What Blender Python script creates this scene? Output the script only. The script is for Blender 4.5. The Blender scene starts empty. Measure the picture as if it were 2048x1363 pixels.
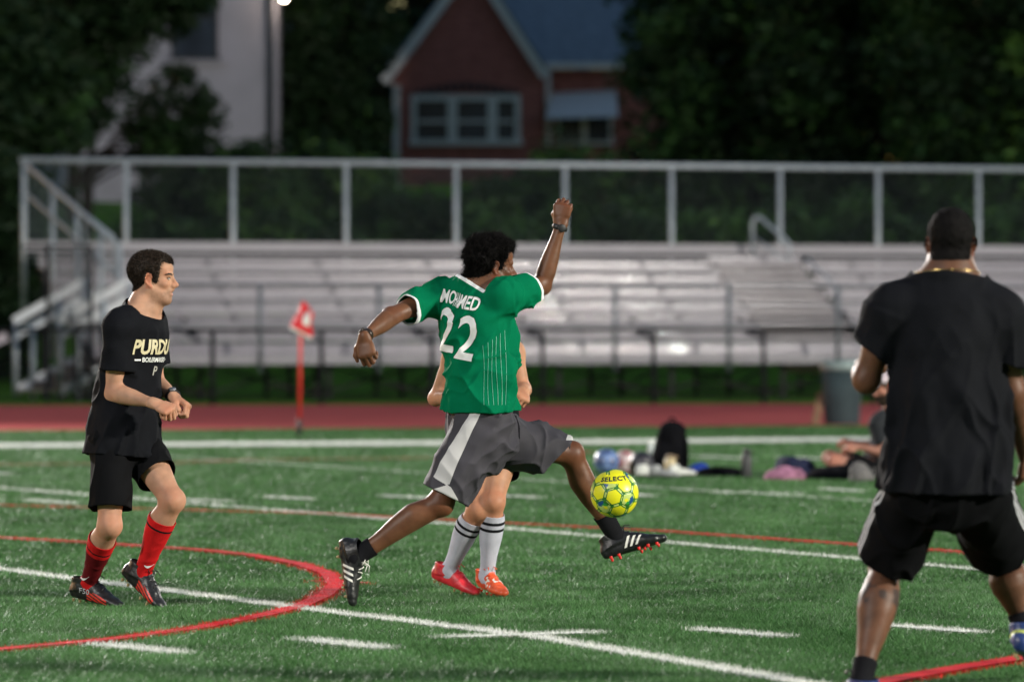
import bpy, math, random
import numpy as np
from mathutils import Vector, Matrix
from mathutils.bvhtree import BVHTree

# ------------------------------------------------------------------ camera, light, exposure
SC = bpy.context.scene
COL = SC.collection
FPX, CAMZ, HORY = 9470.0, 1.3, 655.0          # focal length in photo pixels, lens height, horizon row
cam_data = bpy.data.cameras.new('camera')
cam_data.sensor_width = 36.0
cam_data.lens = FPX / 2048.0 * 36.0
cam_data.shift_y = -(681.5 - HORY) / 2048.0
cam_data.clip_start, cam_data.clip_end = 0.5, 2000.0
cam_data.dof.use_dof = True
cam_data.dof.focus_distance = 21.5
cam_data.dof.aperture_fstop = 2.7
cam_data.dof.aperture_blades = 9
cam = bpy.data.objects.new('camera', cam_data)
cam.location = (0, 0, CAMZ)
cam.rotation_euler = (math.radians(90), 0, 0)
COL.objects.link(cam)
SC.camera = cam

world = bpy.data.worlds.new('World')
SC.world = world
world.use_nodes = True
wn = world.node_tree.nodes; wl = world.node_tree.links
sky_tex = wn.new('ShaderNodeTexSky')
sky_tex.sky_type = 'NISHITA'
sky_tex.sun_disc = False
sky_tex.sun_elevation = math.radians(2.0)
sky_tex.sun_rotation = math.radians(-55.0)
sky_tex.dust_density = 1.0
sky_tex.ozone_density = 2.0
wl.new(sky_tex.outputs[0], wn['Background'].inputs['Color'])
wn['Background'].inputs['Strength'].default_value = 0.09

sun_data = bpy.data.lights.new('evening_sun', 'SUN')
sun_data.energy = 0.04
sun_data.angle = math.radians(15)
sun_data.color = (1.0, 0.93, 0.88)
sun = bpy.data.objects.new('evening_sun', sun_data)
az, el = math.radians(-55.0), math.radians(2.0)
sun_dir = Vector((math.sin(az) * math.cos(el), math.cos(az) * math.cos(el), math.sin(el)))
sun.rotation_euler = sun_dir.to_track_quat('Z', 'Y').to_euler()
COL.objects.link(sun)

SC.view_settings.view_transform = 'Standard'
SC.view_settings.look = 'None'
SC.view_settings.exposure = 1.72
SC.view_settings.gamma = 1.0
SC.view_settings.use_curve_mapping = False
SC.render.engine = 'CYCLES'
SC.cycles.use_denoising = True
SC.cycles.max_bounces = 6
SC.cycles.transparent_max_bounces = 8
SC.cycles.sample_clamp_indirect = 4.0
SC.render.film_transparent = False

RNG = np.random.default_rng(7)
random.seed(7)

# ------------------------------------------------------------------ pixel <-> place
def P(px, py, Y):
    return np.array([(px - 1024.0) * Y / FPX, Y, CAMZ - (py - HORY) * Y / FPX])

def G(px, py, z=0.0):
    Y = FPX * CAMZ / (py - HORY)
    return np.array([(px - 1024.0) * Y / FPX, Y, z])

def V(*a):
    return np.array(a, dtype=float)

def nrm(v):
    v = np.asarray(v, float)
    return v / (np.linalg.norm(v) + 1e-12)

# ------------------------------------------------------------------ materials
MATS = {}
def mat(name, col, rough=0.6, metal=0.0, var=0.15, scale=8.0, bump=0.0, bscale=60.0, spec=0.5,
        sss=0.0, col2=None, aniso=None, sheen=0.0, coat=0.0, detail=5.0):
    if name in MATS:
        return MATS[name]
    m = bpy.data.materials.new(name); m.use_nodes = True
    nt = m.node_tree; b = nt.nodes['Principled BSDF']
    b.inputs['Roughness'].default_value = rough
    b.inputs['Metallic'].default_value = metal
    b.inputs['Specular IOR Level'].default_value = spec
    if sss:
        b.inputs['Subsurface Weight'].default_value = sss
        b.inputs['Subsurface Radius'].default_value = (0.02, 0.008, 0.004)
        b.inputs['Subsurface Scale'].default_value = 0.5
    if sheen:
        b.inputs['Sheen Weight'].default_value = sheen
        b.inputs['Sheen Roughness'].default_value = 0.4
    if coat:
        b.inputs['Coat Weight'].default_value = coat
    tc = nt.nodes.new('ShaderNodeTexCoord')
    mp = nt.nodes.new('ShaderNodeMapping')
    nt.links.new(tc.outputs['Object'], mp.inputs['Vector'])
    if aniso: mp.inputs['Scale'].default_value = aniso
    nz = nt.nodes.new('ShaderNodeTexNoise'); nz.inputs['Scale'].default_value = scale
    nz.inputs['Detail'].default_value = detail
    nt.links.new(mp.outputs[0], nz.inputs['Vector'])
    rp = nt.nodes.new('ShaderNodeValToRGB')
    c = np.array(col[:3], float)
    c2 = np.array(col2[:3], float) if col2 is not None else None
    lo = c * (1 - var) if c2 is None else c
    hi = np.minimum(c * (1 + var), 0.95) if c2 is None else c2
    rp.color_ramp.elements[0].color = (*lo, 1); rp.color_ramp.elements[0].position = 0.32
    rp.color_ramp.elements[1].color = (*hi, 1); rp.color_ramp.elements[1].position = 0.68
    nt.links.new(nz.outputs['Fac'], rp.inputs['Fac'])
    nt.links.new(rp.outputs['Color'], b.inputs['Base Color'])
    if bump:
        n2 = nt.nodes.new('ShaderNodeTexNoise'); n2.inputs['Scale'].default_value = bscale
        n2.inputs['Detail'].default_value = 4.0
        nt.links.new(mp.outputs[0], n2.inputs['Vector'])
        bp = nt.nodes.new('ShaderNodeBump'); bp.inputs['Strength'].default_value = bump
        bp.inputs['Distance'].default_value = 0.01
        nt.links.new(n2.outputs['Fac'], bp.inputs['Height'])
        nt.links.new(bp.outputs['Normal'], b.inputs['Normal'])
    MATS[name] = m
    return m

def blend_attr(m, attr, col, hard=True, var=0.08):
    """second colour printed, dyed or grown where the surface attribute says so (hard: sharp edge at zero)"""
    nt = m.node_tree; b = nt.nodes['Principled BSDF']
    src = b.inputs['Base Color'].links[0].from_socket
    at = nt.nodes.new('ShaderNodeAttribute'); at.attribute_name = attr
    fac = at.outputs['Fac']
    if hard:
        g = nt.nodes.new('ShaderNodeMath'); g.operation = 'GREATER_THAN'; g.inputs[1].default_value = 0.0
        nt.links.new(fac, g.inputs[0]); fac = g.outputs[0]
    mx = nt.nodes.new('ShaderNodeMix'); mx.data_type = 'RGBA'
    nt.links.new(fac, mx.inputs[0]); nt.links.new(src, mx.inputs[6]); mx.inputs[7].default_value = (*col, 1)
    nt.links.new(mx.outputs[2], b.inputs['Base Color'])
    return m

def set_attr(o, name, vals):
    a = o.data.attributes.new(name, 'FLOAT', 'POINT'); a.data.foreach_set('value', np.asarray(vals, np.float32))

def emit_mat(name, col, strength):
    m = bpy.data.materials.new(name); m.use_nodes = True
    b = m.node_tree.nodes['Principled BSDF']
    b.inputs['Base Color'].default_value = (*col, 1)
    b.inputs['Emission Color'].default_value = (*col, 1)
    b.inputs['Emission Strength'].default_value = strength
    return m

# ------------------------------------------------------------------ objects
def link_mesh(name, verts, faces, mats, parent=None, origin=None, smooth=False, fmat=None):
    """verts Nx3, faces: array MxK or list of arrays/lists; one mesh object"""
    verts = np.asarray(verts, dtype=np.float64)
    if origin is not None:
        verts = verts - np.asarray(origin)
    me = bpy.data.meshes.new(name)
    groups = faces if isinstance(faces, list) else [faces]
    if groups and len(groups) and not isinstance(groups[0], np.ndarray):
        lens = np.array([len(f) for f in groups], dtype=np.int32)
        idx = np.concatenate([np.asarray(f, dtype=np.int32) for f in groups]) if len(groups) else np.zeros(0, np.int32)
    else:
        lens = np.concatenate([np.full(len(g), g.shape[1], np.int32) for g in groups])
        idx = np.concatenate([g.astype(np.int32).ravel() for g in groups])
    me.vertices.add(len(verts)); me.vertices.foreach_set('co', verts.astype(np.float32).ravel())
    me.loops.add(len(idx)); me.loops.foreach_set('vertex_index', idx)
    me.polygons.add(len(lens))
    starts = np.concatenate([[0], np.cumsum(lens)[:-1]]).astype(np.int32)
    me.polygons.foreach_set('loop_start', starts)
    if fmat is not None:
        me.polygons.foreach_set('material_index', np.asarray(fmat, np.int32))
    me.polygons.foreach_set('use_smooth', np.full(len(lens), bool(smooth)))
    me.update(calc_edges=True)
    for m in (mats if isinstance(mats, (list, tuple)) else [mats]):
        me.materials.append(m)
    ob = bpy.data.objects.new(name, me)
    COL.objects.link(ob)
    if parent is not None:
        ob.parent = parent
    return ob

def tag(o, label=None, cat=None, group=None, kind=None):
    if label: o['label'] = label
    if cat: o['category'] = cat
    if group: o['group'] = group
    if kind: o['kind'] = kind
    return o

def empty(name, loc, label=None, cat=None, group=None, rz=0.0):
    o = bpy.data.objects.new(name, None)
    o.empty_display_size = 0.2
    o.location = tuple(loc); o.rotation_euler = (0, 0, rz)
    COL.objects.link(o)
    return tag(o, label, cat, group)

class MB:
    """collects boxes, bars and tubes into one mesh"""
    def __init__(self): self.v = []; self.f = []; self.n = 0
    def add(self, v, f):
        v = np.asarray(v, float)
        self.v.append(v); self.f += [[i + self.n for i in q] for q in f]; self.n += len(v); return self
    def hexa(self, c8):
        return self.add(c8, [[0,3,2,1],[4,5,6,7],[0,1,5,4],[1,2,6,5],[2,3,7,6],[3,0,4,7]])
    def box(self, c, s, rz=0.0, R=None):
        x, y, z = np.array(s) / 2
        p = np.array([[-x,-y,-z],[x,-y,-z],[x,y,-z],[-x,y,-z],[-x,-y,z],[x,-y,z],[x,y,z],[-x,y,z]])
        if R is None:
            R = np.array([[math.cos(rz),-math.sin(rz),0],[math.sin(rz),math.cos(rz),0],[0,0,1]])
        return self.hexa(p @ np.asarray(R).T + np.asarray(c))
    def bar(self, a, b, w, h, up=(0,0,1)):
        a = np.asarray(a, float); b = np.asarray(b, float); d = nrm(b - a)
        u = np.asarray(up, float)
        if abs(d @ u) > 0.99: u = V(0, 1, 0)
        s = nrm(np.cross(d, u)) * w / 2; t = nrm(np.cross(s, d)) * h / 2
        return self.hexa([a-s-t, a+s-t, a+s+t, a-s+t, b-s-t, b+s-t, b+s+t, b-s+t])
    def tube(self, pts, r, n=8, cap=True):
        pts = [np.asarray(p, float) for p in pts]
        rs = r if isinstance(r, (list, tuple, np.ndarray)) else [r] * len(pts)
        vs = []; ref = V(0.13, 0.31, 0.94)
        for i, p in enumerate(pts):
            d = nrm((pts[min(i+1, len(pts)-1)] - pts[max(i-1, 0)]))
            s = np.cross(d, ref)
            if np.linalg.norm(s) < 0.1: s = np.cross(d, V(1, 0, 0))
            s = nrm(s); t = np.cross(d, s)
            for k in range(n):
                a = 2 * math.pi * k / n
                vs.append(p + rs[i] * (math.cos(a) * s + math.sin(a) * t))
        fs = []
        for i in range(len(pts) - 1):
            for k in range(n):
                k2 = (k + 1) % n
                fs.append([i*n+k, i*n+k2, (i+1)*n+k2, (i+1)*n+k])
        if cap:
            fs.append(list(range(n))[::-1]); fs.append([(len(pts)-1)*n + k for k in range(n)])
        return self.add(vs, fs)
    def build(self, name, m, parent=None, origin=None, smooth=False):
        v = np.concatenate(self.v) if self.v else np.zeros((0, 3))
        return link_mesh(name, v, self.f, m, parent, origin, smooth)

# ------------------------------------------------------------------ noise
_perm = np.random.default_rng(3).random((64, 64, 64)).astype(np.float32)
def vnoise(p):
    """value noise in 0..1, p Nx3"""
    p = np.asarray(p, np.float32)
    i = np.floor(p).astype(np.int32); f = p - i
    f = f * f * (3 - 2 * f)
    i &= 63; j = (i + 1) & 63
    def g(a, b, c): return _perm[a, b, c]
    x0, y0, z0 = i[:, 0], i[:, 1], i[:, 2]; x1, y1, z1 = j[:, 0], j[:, 1], j[:, 2]
    fx, fy, fz = f[:, 0], f[:, 1], f[:, 2]
    c00 = g(x0,y0,z0)*(1-fx)+g(x1,y0,z0)*fx; c10 = g(x0,y1,z0)*(1-fx)+g(x1,y1,z0)*fx
    c01 = g(x0,y0,z1)*(1-fx)+g(x1,y0,z1)*fx; c11 = g(x0,y1,z1)*(1-fx)+g(x1,y1,z1)*fx
    return (c00*(1-fy)+c10*fy)*(1-fz) + (c01*(1-fy)+c11*fy)*fz

def folds(p, along, freq, stretch=0.18, seed=0.0, warp=0.03):
    """ridged, stretched noise: cloth folds running along a direction (0..1, sharp ridges)"""
    a = nrm(along)
    w = (vnoise(p * 9 + seed + 5.0) - 0.5)[:, None] * warp
    q = p + w
    t = q @ a
    q2 = (q - t[:, None] * a) * freq + (t * freq * stretch)[:, None] * a + seed * 7.31
    n = vnoise(q2)
    return 1 - np.abs(2 * n - 1)

# ------------------------------------------------------------------ signed-distance modelling
def frame(a, b, front):
    ax = nrm(np.asarray(b) - np.asarray(a))
    f = np.asarray(front, float); f = f - (f @ ax) * ax
    f = nrm(f); s = np.cross(f, ax)          # s: to the figure's right when ax is up
    return ax, f, s

class Loft:
    """tapered elliptic limb along a->b; rows (t, rside, rfront, offside, offfront)"""
    def __init__(self, a, b, front, rows, cap=None):
        self.a = np.asarray(a, float); self.b = np.asarray(b, float)
        self.ax, self.f, self.s = frame(a, b, front)
        self.L = np.linalg.norm(self.b - self.a)
        r = np.array([list(x) + [0] * (5 - len(x)) for x in rows], float)
        t = np.linspace(0, 1, 257)
        tab = np.stack([np.interp(t, r[:, 0], r[:, k]) for k in range(1, 5)], 1)
        ker = np.hanning(27); ker /= ker.sum()
        for k in range(4):
            pad = np.concatenate([np.full(13, tab[0, k]), tab[:, k], np.full(13, tab[-1, k])])
            tab[:, k] = np.convolve(pad, ker, 'valid')
        self.tab = tab.astype(np.float32)
        self.cap = cap
        R = max(r[:, 1].max() + np.abs(r[:, 3]).max(), r[:, 2].max() + np.abs(r[:, 4]).max()) + 0.005
        self.lo = np.minimum(self.a, self.b) - R; self.hi = np.maximum(self.a, self.b) + R
    def ev(self, X, Y, Z):
        dx, dy, dz = X - self.a[0], Y - self.a[1], Z - self.a[2]
        t = dx*self.ax[0] + dy*self.ax[1] + dz*self.ax[2]
        u = dx*self.s[0] + dy*self.s[1] + dz*self.s[2]
        v = dx*self.f[0] + dy*self.f[1] + dz*self.f[2]
        tc = np.clip(t, 0, self.L)
        T = self.tab[(tc * (256.0 / self.L)).astype(np.int32)]
        rx, ry = T[..., 0], T[..., 1]
        rm = np.minimum(rx, ry)
        e = (t - tc) / (rm if self.cap is None else self.cap)
        q = np.sqrt(((u - T[..., 2]) / rx) ** 2 + ((v - T[..., 3]) / ry) ** 2 + e * e)
        return (q - 1) * rm

class Ell:
    def __init__(self, c, r, R=None):
        self.c = np.asarray(c, float); self.r = np.asarray(r, float) * np.ones(3)
        self.R = np.eye(3) if R is None else np.asarray(R, float)      # rows = local axes
        m = self.r.max(); self.lo = self.c - m; self.hi = self.c + m
    def ev(self, X, Y, Z):
        dx, dy, dz = X - self.c[0], Y - self.c[1], Z - self.c[2]
        k0 = 0; k1 = 0
        for i in range(3):
            l = (dx*self.R[i,0] + dy*self.R[i,1] + dz*self.R[i,2]) / self.r[i]
            k0 = k0 + l * l; k1 = k1 + (l / self.r[i]) ** 2
        k0 = np.sqrt(k0); k1 = np.sqrt(k1)
        return k0 * (k0 - 1) / (k1 + 1e-9)

class Cap:
    def __init__(self, a, b, ra, rb=None):
        self.a = np.asarray(a, float); self.b = np.asarray(b, float)
        self.ra = ra; self.rb = ra if rb is None else rb
        m = max(self.ra, self.rb)
        self.lo = np.minimum(self.a, self.b) - m; self.hi = np.maximum(self.a, self.b) + m
    def ev(self, X, Y, Z):
        d = self.b - self.a; L2 = max(d @ d, 1e-12)
        dx, dy, dz = X - self.a[0], Y - self.a[1], Z - self.a[2]
        t = np.clip((dx*d[0] + dy*d[1] + dz*d[2]) / L2, 0, 1)
        ex, ey, ez = dx - t*d[0], dy - t*d[1], dz - t*d[2]
        return np.sqrt(ex*ex + ey*ey + ez*ez) - (self.ra + t * (self.rb - self.ra))

def smin(a, b, k):
    h = np.maximum(k - np.abs(a - b), 0) / k
    return np.minimum(a, b) - h * h * k * 0.25

class SDF:
    """groups of primitives; each group blends inside itself with k, then joins the whole with kj"""
    def __init__(self): self.groups = []; self.cuts = []
    def group(self, prims, k=0.02, kj=0.02): self.groups.append((prims, k, kj)); return self
    def cut(self, prim, k=0.008): self.cuts.append((prim, k)); return self
    def mesh(self, h):
        lo = np.min([p.lo for g in self.groups for p in g[0]], 0) - 4 * h
        hi = np.max([p.hi for g in self.groups for p in g[0]], 0) + 4 * h
        n = np.ceil((hi - lo) / h).astype(int) + 1
        ax = [(lo[i] + h * np.arange(n[i])).astype(np.float32) for i in range(3)]
        D = np.full(n, 1.0, np.float32)
        def sl(l, u, m):
            return [slice(max(0, int((l[i] - m - lo[i]) / h)), min(n[i], int((u[i] + m - lo[i]) / h) + 2)) for i in range(3)]
        def co(s):
            return ax[0][s[0]][:, None, None], ax[1][s[1]][None, :, None], ax[2][s[2]][None, None, :]
        for prims, k, kj in self.groups:
            m = max(k, kj) + 3 * h
            gl = np.min([p.lo for p in prims], 0); gh = np.max([p.hi for p in prims], 0)
            gs = sl(gl, gh, m)
            T = np.full([s.stop - s.start for s in gs], 1.0, np.float32)
            for p in prims:
                s = sl(p.lo, p.hi, m)
                r = tuple(slice(s[i].start - gs[i].start, s[i].stop - gs[i].start) for i in range(3))
                T[r] = smin(T[r], p.ev(*co(s)).astype(np.float32), k)
            D[tuple(gs)] = smin(D[tuple(gs)], T, kj)
        for p, k in self.cuts:
            s = tuple(sl(p.lo, p.hi, k + 3 * h))
            D[s] = -smin(-D[s], p.ev(*co(s)).astype(np.float32), k)
        return surface_nets(D, lo, h)

def surface_nets(D, lo, h):
    ins = D < 0
    c = np.zeros(np.array(D.shape) - 1, np.int8)
    nx, ny, nz = D.shape
    for dx in (0, 1):
        for dy in (0, 1):
            for dz in (0, 1):
                c += ins[dx:nx-1+dx, dy:ny-1+dy, dz:nz-1+dz]
    act = (c > 0) & (c < 8)
    idx = np.argwhere(act)
    vid = np.full(act.shape, -1, np.int32); vid[act] = np.arange(len(idx))
    pos = np.zeros((len(idx), 3)); cnt = np.zeros(len(idx))
    corners = [(a, b, d) for a in (0, 1) for b in (0, 1) for d in (0, 1)]
    val = {q: D[idx[:, 0]+q[0], idx[:, 1]+q[1], idx[:, 2]+q[2]] for q in corners}
    for qa in corners:
        for k in range(3):
            if qa[k] == 0:
                qb = list(qa); qb[k] = 1; qb = tuple(qb)
                da, db = val[qa], val[qb]
                m = (da < 0) != (db < 0)
                t = da[m] / (da[m] - db[m])
                p = np.tile(np.array(qa, float), (m.sum(), 1)); p[:, k] += t
                pos[m] += p; cnt[m] += 1
    pos = idx + pos / cnt[:, None]
    faces = []
    for k in range(3):
        a = [slice(1, -1)] * 3; b = [slice(1, -1)] * 3
        a[k] = slice(0, -1); b[k] = slice(1, None)
        d0, d1 = ins[tuple(a)], ins[tuple(b)]
        e = np.argwhere(d0 != d1)
        if not len(e): continue
        o = np.array([1, 1, 1]); o[k] = 0
        g = e + o
        i, j = (k + 1) % 3, (k + 2) % 3
        def cell(di, dj):
            q = g.copy(); q[:, i] -= di; q[:, j] -= dj
            return vid[q[:, 0], q[:, 1], q[:, 2]]
        q = np.stack([cell(1, 1), cell(0, 1), cell(0, 0), cell(1, 0)], 1)
        flip = ~d0[tuple(e.T)]
        q[flip] = q[flip][:, ::-1]
        faces.append(q)
    F = np.concatenate(faces)
    F = F[(F >= 0).all(1)]
    return lo + pos * h, F

def vnormals(v, f):
    n = np.cross(v[f[:, 2]] - v[f[:, 0]], v[f[:, 3]] - v[f[:, 1]]) if f.shape[1] == 4 else \
        np.cross(v[f[:, 1]] - v[f[:, 0]], v[f[:, 2]] - v[f[:, 0]])
    N = np.zeros_like(v)
    for k in range(3):
        N[:, k] = sum(np.bincount(f[:, c], n[:, k], len(v)) for c in range(f.shape[1]))
    return N / (np.linalg.norm(N, axis=1, keepdims=True) + 1e-12)

def relax(v, f, it=1, lam=0.5):
    e = np.concatenate([f[:, [i, (i + 1) % f.shape[1]]] for i in range(f.shape[1])])
    for _ in range(it):
        s = np.zeros_like(v); c = np.bincount(e[:, 0], minlength=len(v)) + np.bincount(e[:, 1], minlength=len(v))
        for k in range(3):
            s[:, k] = np.bincount(e[:, 0], v[e[:, 1], k], len(v)) + np.bincount(e[:, 1], v[e[:, 0], k], len(v))
        v = v + lam * (s / np.maximum(c, 1)[:, None] - v)
    return v

def trim(v, f, pt, n, rad, lift=None):
    """cut away what lies beyond a hem plane (within rad of pt); snap the rim onto the plane"""
    pt = np.asarray(pt); n = nrm(n)
    d = (v - pt) @ n
    near = np.linalg.norm(v - pt, axis=1) < rad
    out = (d > 0) & near
    of = out[f]
    f2 = f[~of.all(1)]
    used = np.zeros(len(v), bool); used[f2.ravel()] = True
    sn = out & used
    v = v.copy(); v[sn] -= d[sn][:, None] * n
    return compact(v, f2)

def compact(v, f):
    used = np.zeros(len(v), bool); used[f.ravel()] = True
    m = np.cumsum(used) - 1
    return v[used], m[f]

class Clip:
    """a primitive cut flat by planes (pt, n): what lies beyond goes"""
    def __init__(self, p, planes): self.p = p; self.pl = [(np.asarray(a, float), nrm(n)) for a, n in planes]; self.lo, self.hi = p.lo, p.hi
    def ev(self, X, Y, Z):
        d = self.p.ev(X, Y, Z)
        for a, n in self.pl: d = np.maximum(d, (X - a[0]) * n[0] + (Y - a[1]) * n[1] + (Z - a[2]) * n[2])
        return d

def open_ends(v, f, ends, h):
    """take out the flat lids where cloth ends (pt, n, rad) and true up the rim"""
    kill = np.zeros(len(f), bool); snap = []
    fn = np.cross(v[f[:, 2]] - v[f[:, 0]], v[f[:, 3]] - v[f[:, 1]]); fn /= np.linalg.norm(fn, axis=1, keepdims=True) + 1e-12
    C = v[f].mean(1)
    for pt, n, rad in ends:
        pt = np.asarray(pt); n = nrm(n)
        k = (np.abs((C - pt) @ n) < 1.1 * h) & (fn @ n > .62) & (np.linalg.norm(C - pt, axis=1) < rad)
        kill |= k; snap.append((k, pt, n))
    v = v.copy()
    for k, pt, n in snap:
        u = np.unique(f[k]); v[u] -= ((v[u] - pt) @ n)[:, None] * n
    return v, f[~kill]

def smooth_rim(v, f, it=3):
    """even out the open edges of cloth"""
    e = np.concatenate([f[:, [i, (i + 1) % f.shape[1]]] for i in range(f.shape[1])])
    k = np.sort(e, 1); key = k[:, 0].astype(np.int64) * len(v) + k[:, 1]
    u, ix, c = np.unique(key, return_index=True, return_counts=True)
    b = k[ix[c == 1]]
    v = v.copy(); on = np.unique(b)
    for _ in range(it):
        s = np.zeros_like(v); n = np.bincount(b[:, 0], minlength=len(v)) + np.bincount(b[:, 1], minlength=len(v))
        for q in range(3):
            s[:, q] = np.bincount(b[:, 0], v[b[:, 1], q], len(v)) + np.bincount(b[:, 1], v[b[:, 0], q], len(v))
        v[on] = .4 * v[on] + .6 * s[on] / n[on][:, None]
    return v

def fcent(v, f): return v[f].mean(1)

def solidify(o, t=0.004):
    md = o.modifiers.new('thickness', 'SOLIDIFY'); md.thickness = t; md.offset = -1
    return o

def bvh_of(v, f): return BVHTree.FromPolygons([tuple(x) for x in v], [tuple(int(i) for i in q) for q in f])

def text_mesh(body, size=1.0, bold=0.0, res=3, cell=0.05, shear=0.0, sx=1.0, space=1.0):
    cu = bpy.data.curves.new('lettering_curve', 'FONT')
    cu.body = body; cu.size = size; cu.offset = bold; cu.resolution_u = res
    cu.align_x = 'CENTER'; cu.align_y = 'CENTER'; cu.shear = shear; cu.space_character = space
    ob = bpy.data.objects.new('lettering_curve', cu); COL.objects.link(ob)
    dg = bpy.context.evaluated_depsgraph_get(); dg.update()
    me = bpy.data.meshes.new_from_object(ob.evaluated_get(dg))
    bpy.data.objects.remove(ob); bpy.data.curves.remove(cu)
    import bmesh
    bm = bmesh.new(); bm.from_mesh(me); bpy.data.meshes.remove(me)
    for v in bm.verts: v.co.x *= sx
    for k in range(2):
        lo = min(v.co[k] for v in bm.verts); hi = max(v.co[k] for v in bm.verts)
        x = lo + cell
        while x < hi:
            co = [0, 0, 0]; co[k] = x; no = [0, 0, 0]; no[k] = 1
            bmesh.ops.bisect_plane(bm, geom=bm.verts[:] + bm.edges[:] + bm.faces[:], plane_co=co, plane_no=no)
            x += cell
    bmesh.ops.triangulate(bm, faces=bm.faces[:])
    bm.verts.index_update()
    v = np.array([tuple(x.co) for x in bm.verts]); f = np.array([[x.index for x in q.verts] for q in bm.faces])
    bm.free()
    return v, f

def project(v2, f, bvh, origin, ex, ey, d, off=0.003, name='lettering', m=None, parent=None, base=None, deform=None):
    """lay flat print (v2 in metres) on a cloth: cast from origin + x ex + y ey along d"""
    if deform is not None: v2 = deform(v2)
    out = np.zeros((len(v2), 3)); ok = np.zeros(len(v2), bool)
    for i, q in enumerate(v2):
        o = origin + q[0] * ex + q[1] * ey
        hit = bvh.ray_cast(Vector(o), Vector(d), 2.0)
        if hit[0] is not None:
            n = np.array(hit[1])
            if n @ d > 0: n = -n
            out[i] = np.array(hit[0]) - 0.7 * off * d + 0.5 * off * n; ok[i] = True
    f = f[ok[f].all(1)]
    if not len(f): return None
    e = np.linalg.norm(out[f] - out[f[:, [1, 2, 0]]], axis=2).max(1) if f.shape[1] == 3 else np.zeros(len(f))
    f = f[e < 0.12]
    return link_mesh(name, out, f, m, parent, base, True)
# ------------------------------------------------------------------ materials of the setting
M_turf = mat('turf_green', (0.030, 0.105, 0.034), 0.55, var=0.25, scale=3.0, bump=0.3, bscale=90)
M_infill = mat('turf_backing', (0.046, 0.112, 0.036), 0.9, spec=0.05, var=0.4, scale=1.2, bump=0.5, bscale=120, col2=(0.074, 0.158, 0.056))
M_blade = [mat('turf_blade_%s' % n, c, 0.45, var=0.3, scale=2.0, spec=sp) for n, c, sp in
           (('deep', (0.046, 0.118, 0.036), .06), ('mid', (0.080, 0.182, 0.062), .08), ('pale', (0.170, 0.290, 0.140), .20))]  # pale blades put the turf's bright glints into the colour
M_white = mat('line_white', (0.72, 0.72, 0.68), 0.5, var=0.1, scale=5)
M_oldwhite = mat('line_white_worn', (0.50, 0.53, 0.47), 0.6, var=0.2, scale=3)
M_red = mat('line_red', (0.62, 0.014, 0.018), 0.5, spec=.2, var=0.25, scale=6)
M_dullred = mat('line_red_worn', (0.36, 0.07, 0.04), 0.6, var=0.3, scale=3)
M_track = mat('track_red', (0.54, 0.110, 0.106), 0.95, spec=0.04, var=0.12, scale=0.6, bump=0.4, bscale=200)
M_lawn = mat('lawn', (0.095, 0.22, 0.018), 0.95, spec=.05, var=0.45, scale=1.4, bump=0.6, bscale=25)
M_alu = mat('brushed_aluminium', (0.41, 0.375, 0.42), 0.45, spec=.3, metal=0.0, var=0.06, scale=2.0)  # lilac tint puts the sky's reflection into the base colour
M_galv = mat('galvanised_steel', (0.48, 0.51, 0.56), 0.5, metal=0.3, var=0.12, scale=6)
M_wire = mat('chain_link_wire', (0.22, 0.25, 0.26), 0.6, metal=0.4, var=0.1)
M_black = mat('black_steel', (0.014, 0.014, 0.017), 0.7, spec=0.15, var=0.2)
M_darksteel = mat('understructure_steel', (0.035, 0.033, 0.036), 0.8, spec=0.15, var=0.2)
M_post = mat('dark_grey_post', (0.17, 0.185, 0.215), 0.6, metal=0.2, var=0.15)  # darker grey for the front guard posts and rails
M_rail = mat('pale_rail', (0.78, 0.78, 0.83), 0.5, spec=.3, var=.05)
M_bracket = mat('bracket_grey', (0.24, 0.225, 0.25), 0.7, spec=.2)
M_bark = mat('bark', (0.030, 0.023, 0.020), 0.95, spec=.1, var=0.4, scale=6, bump=0.8, bscale=20)
M_leaf = [mat('leaf_%s' % n, c, 0.6, var=0.3, scale=0.8, spec=0.25) for n, c in
          (('dark', (0.015, 0.034, 0.012)), ('mid', (0.036, 0.085, 0.022)), ('bright', (0.085, 0.17, 0.032)))]
M_render = mat('pale_render', (0.45, 0.41, 0.49), 0.9, var=0.07, scale=1.2)
M_brick = mat('brick_red', (0.42, 0.155, 0.140), 0.95, spec=.1, var=0.25, scale=3.0, aniso=(1, 1, 3), bump=0.3, bscale=20)
M_slate = mat('slate_roof', (0.21, 0.25, 0.325), 0.85, var=0.2, scale=4.0, aniso=(1, 1, 3), bump=0.3)
M_trimw = mat('white_trim', (0.80, 0.77, 0.80), 0.6, var=0.06)
M_glass = mat('window_glass', (0.045, 0.055, 0.080), 0.25, var=0.4, scale=1.0, spec=0.3)
M_darktrim = mat('dark_trim', (0.03, 0.033, 0.045), 0.6, var=0.1)

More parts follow.
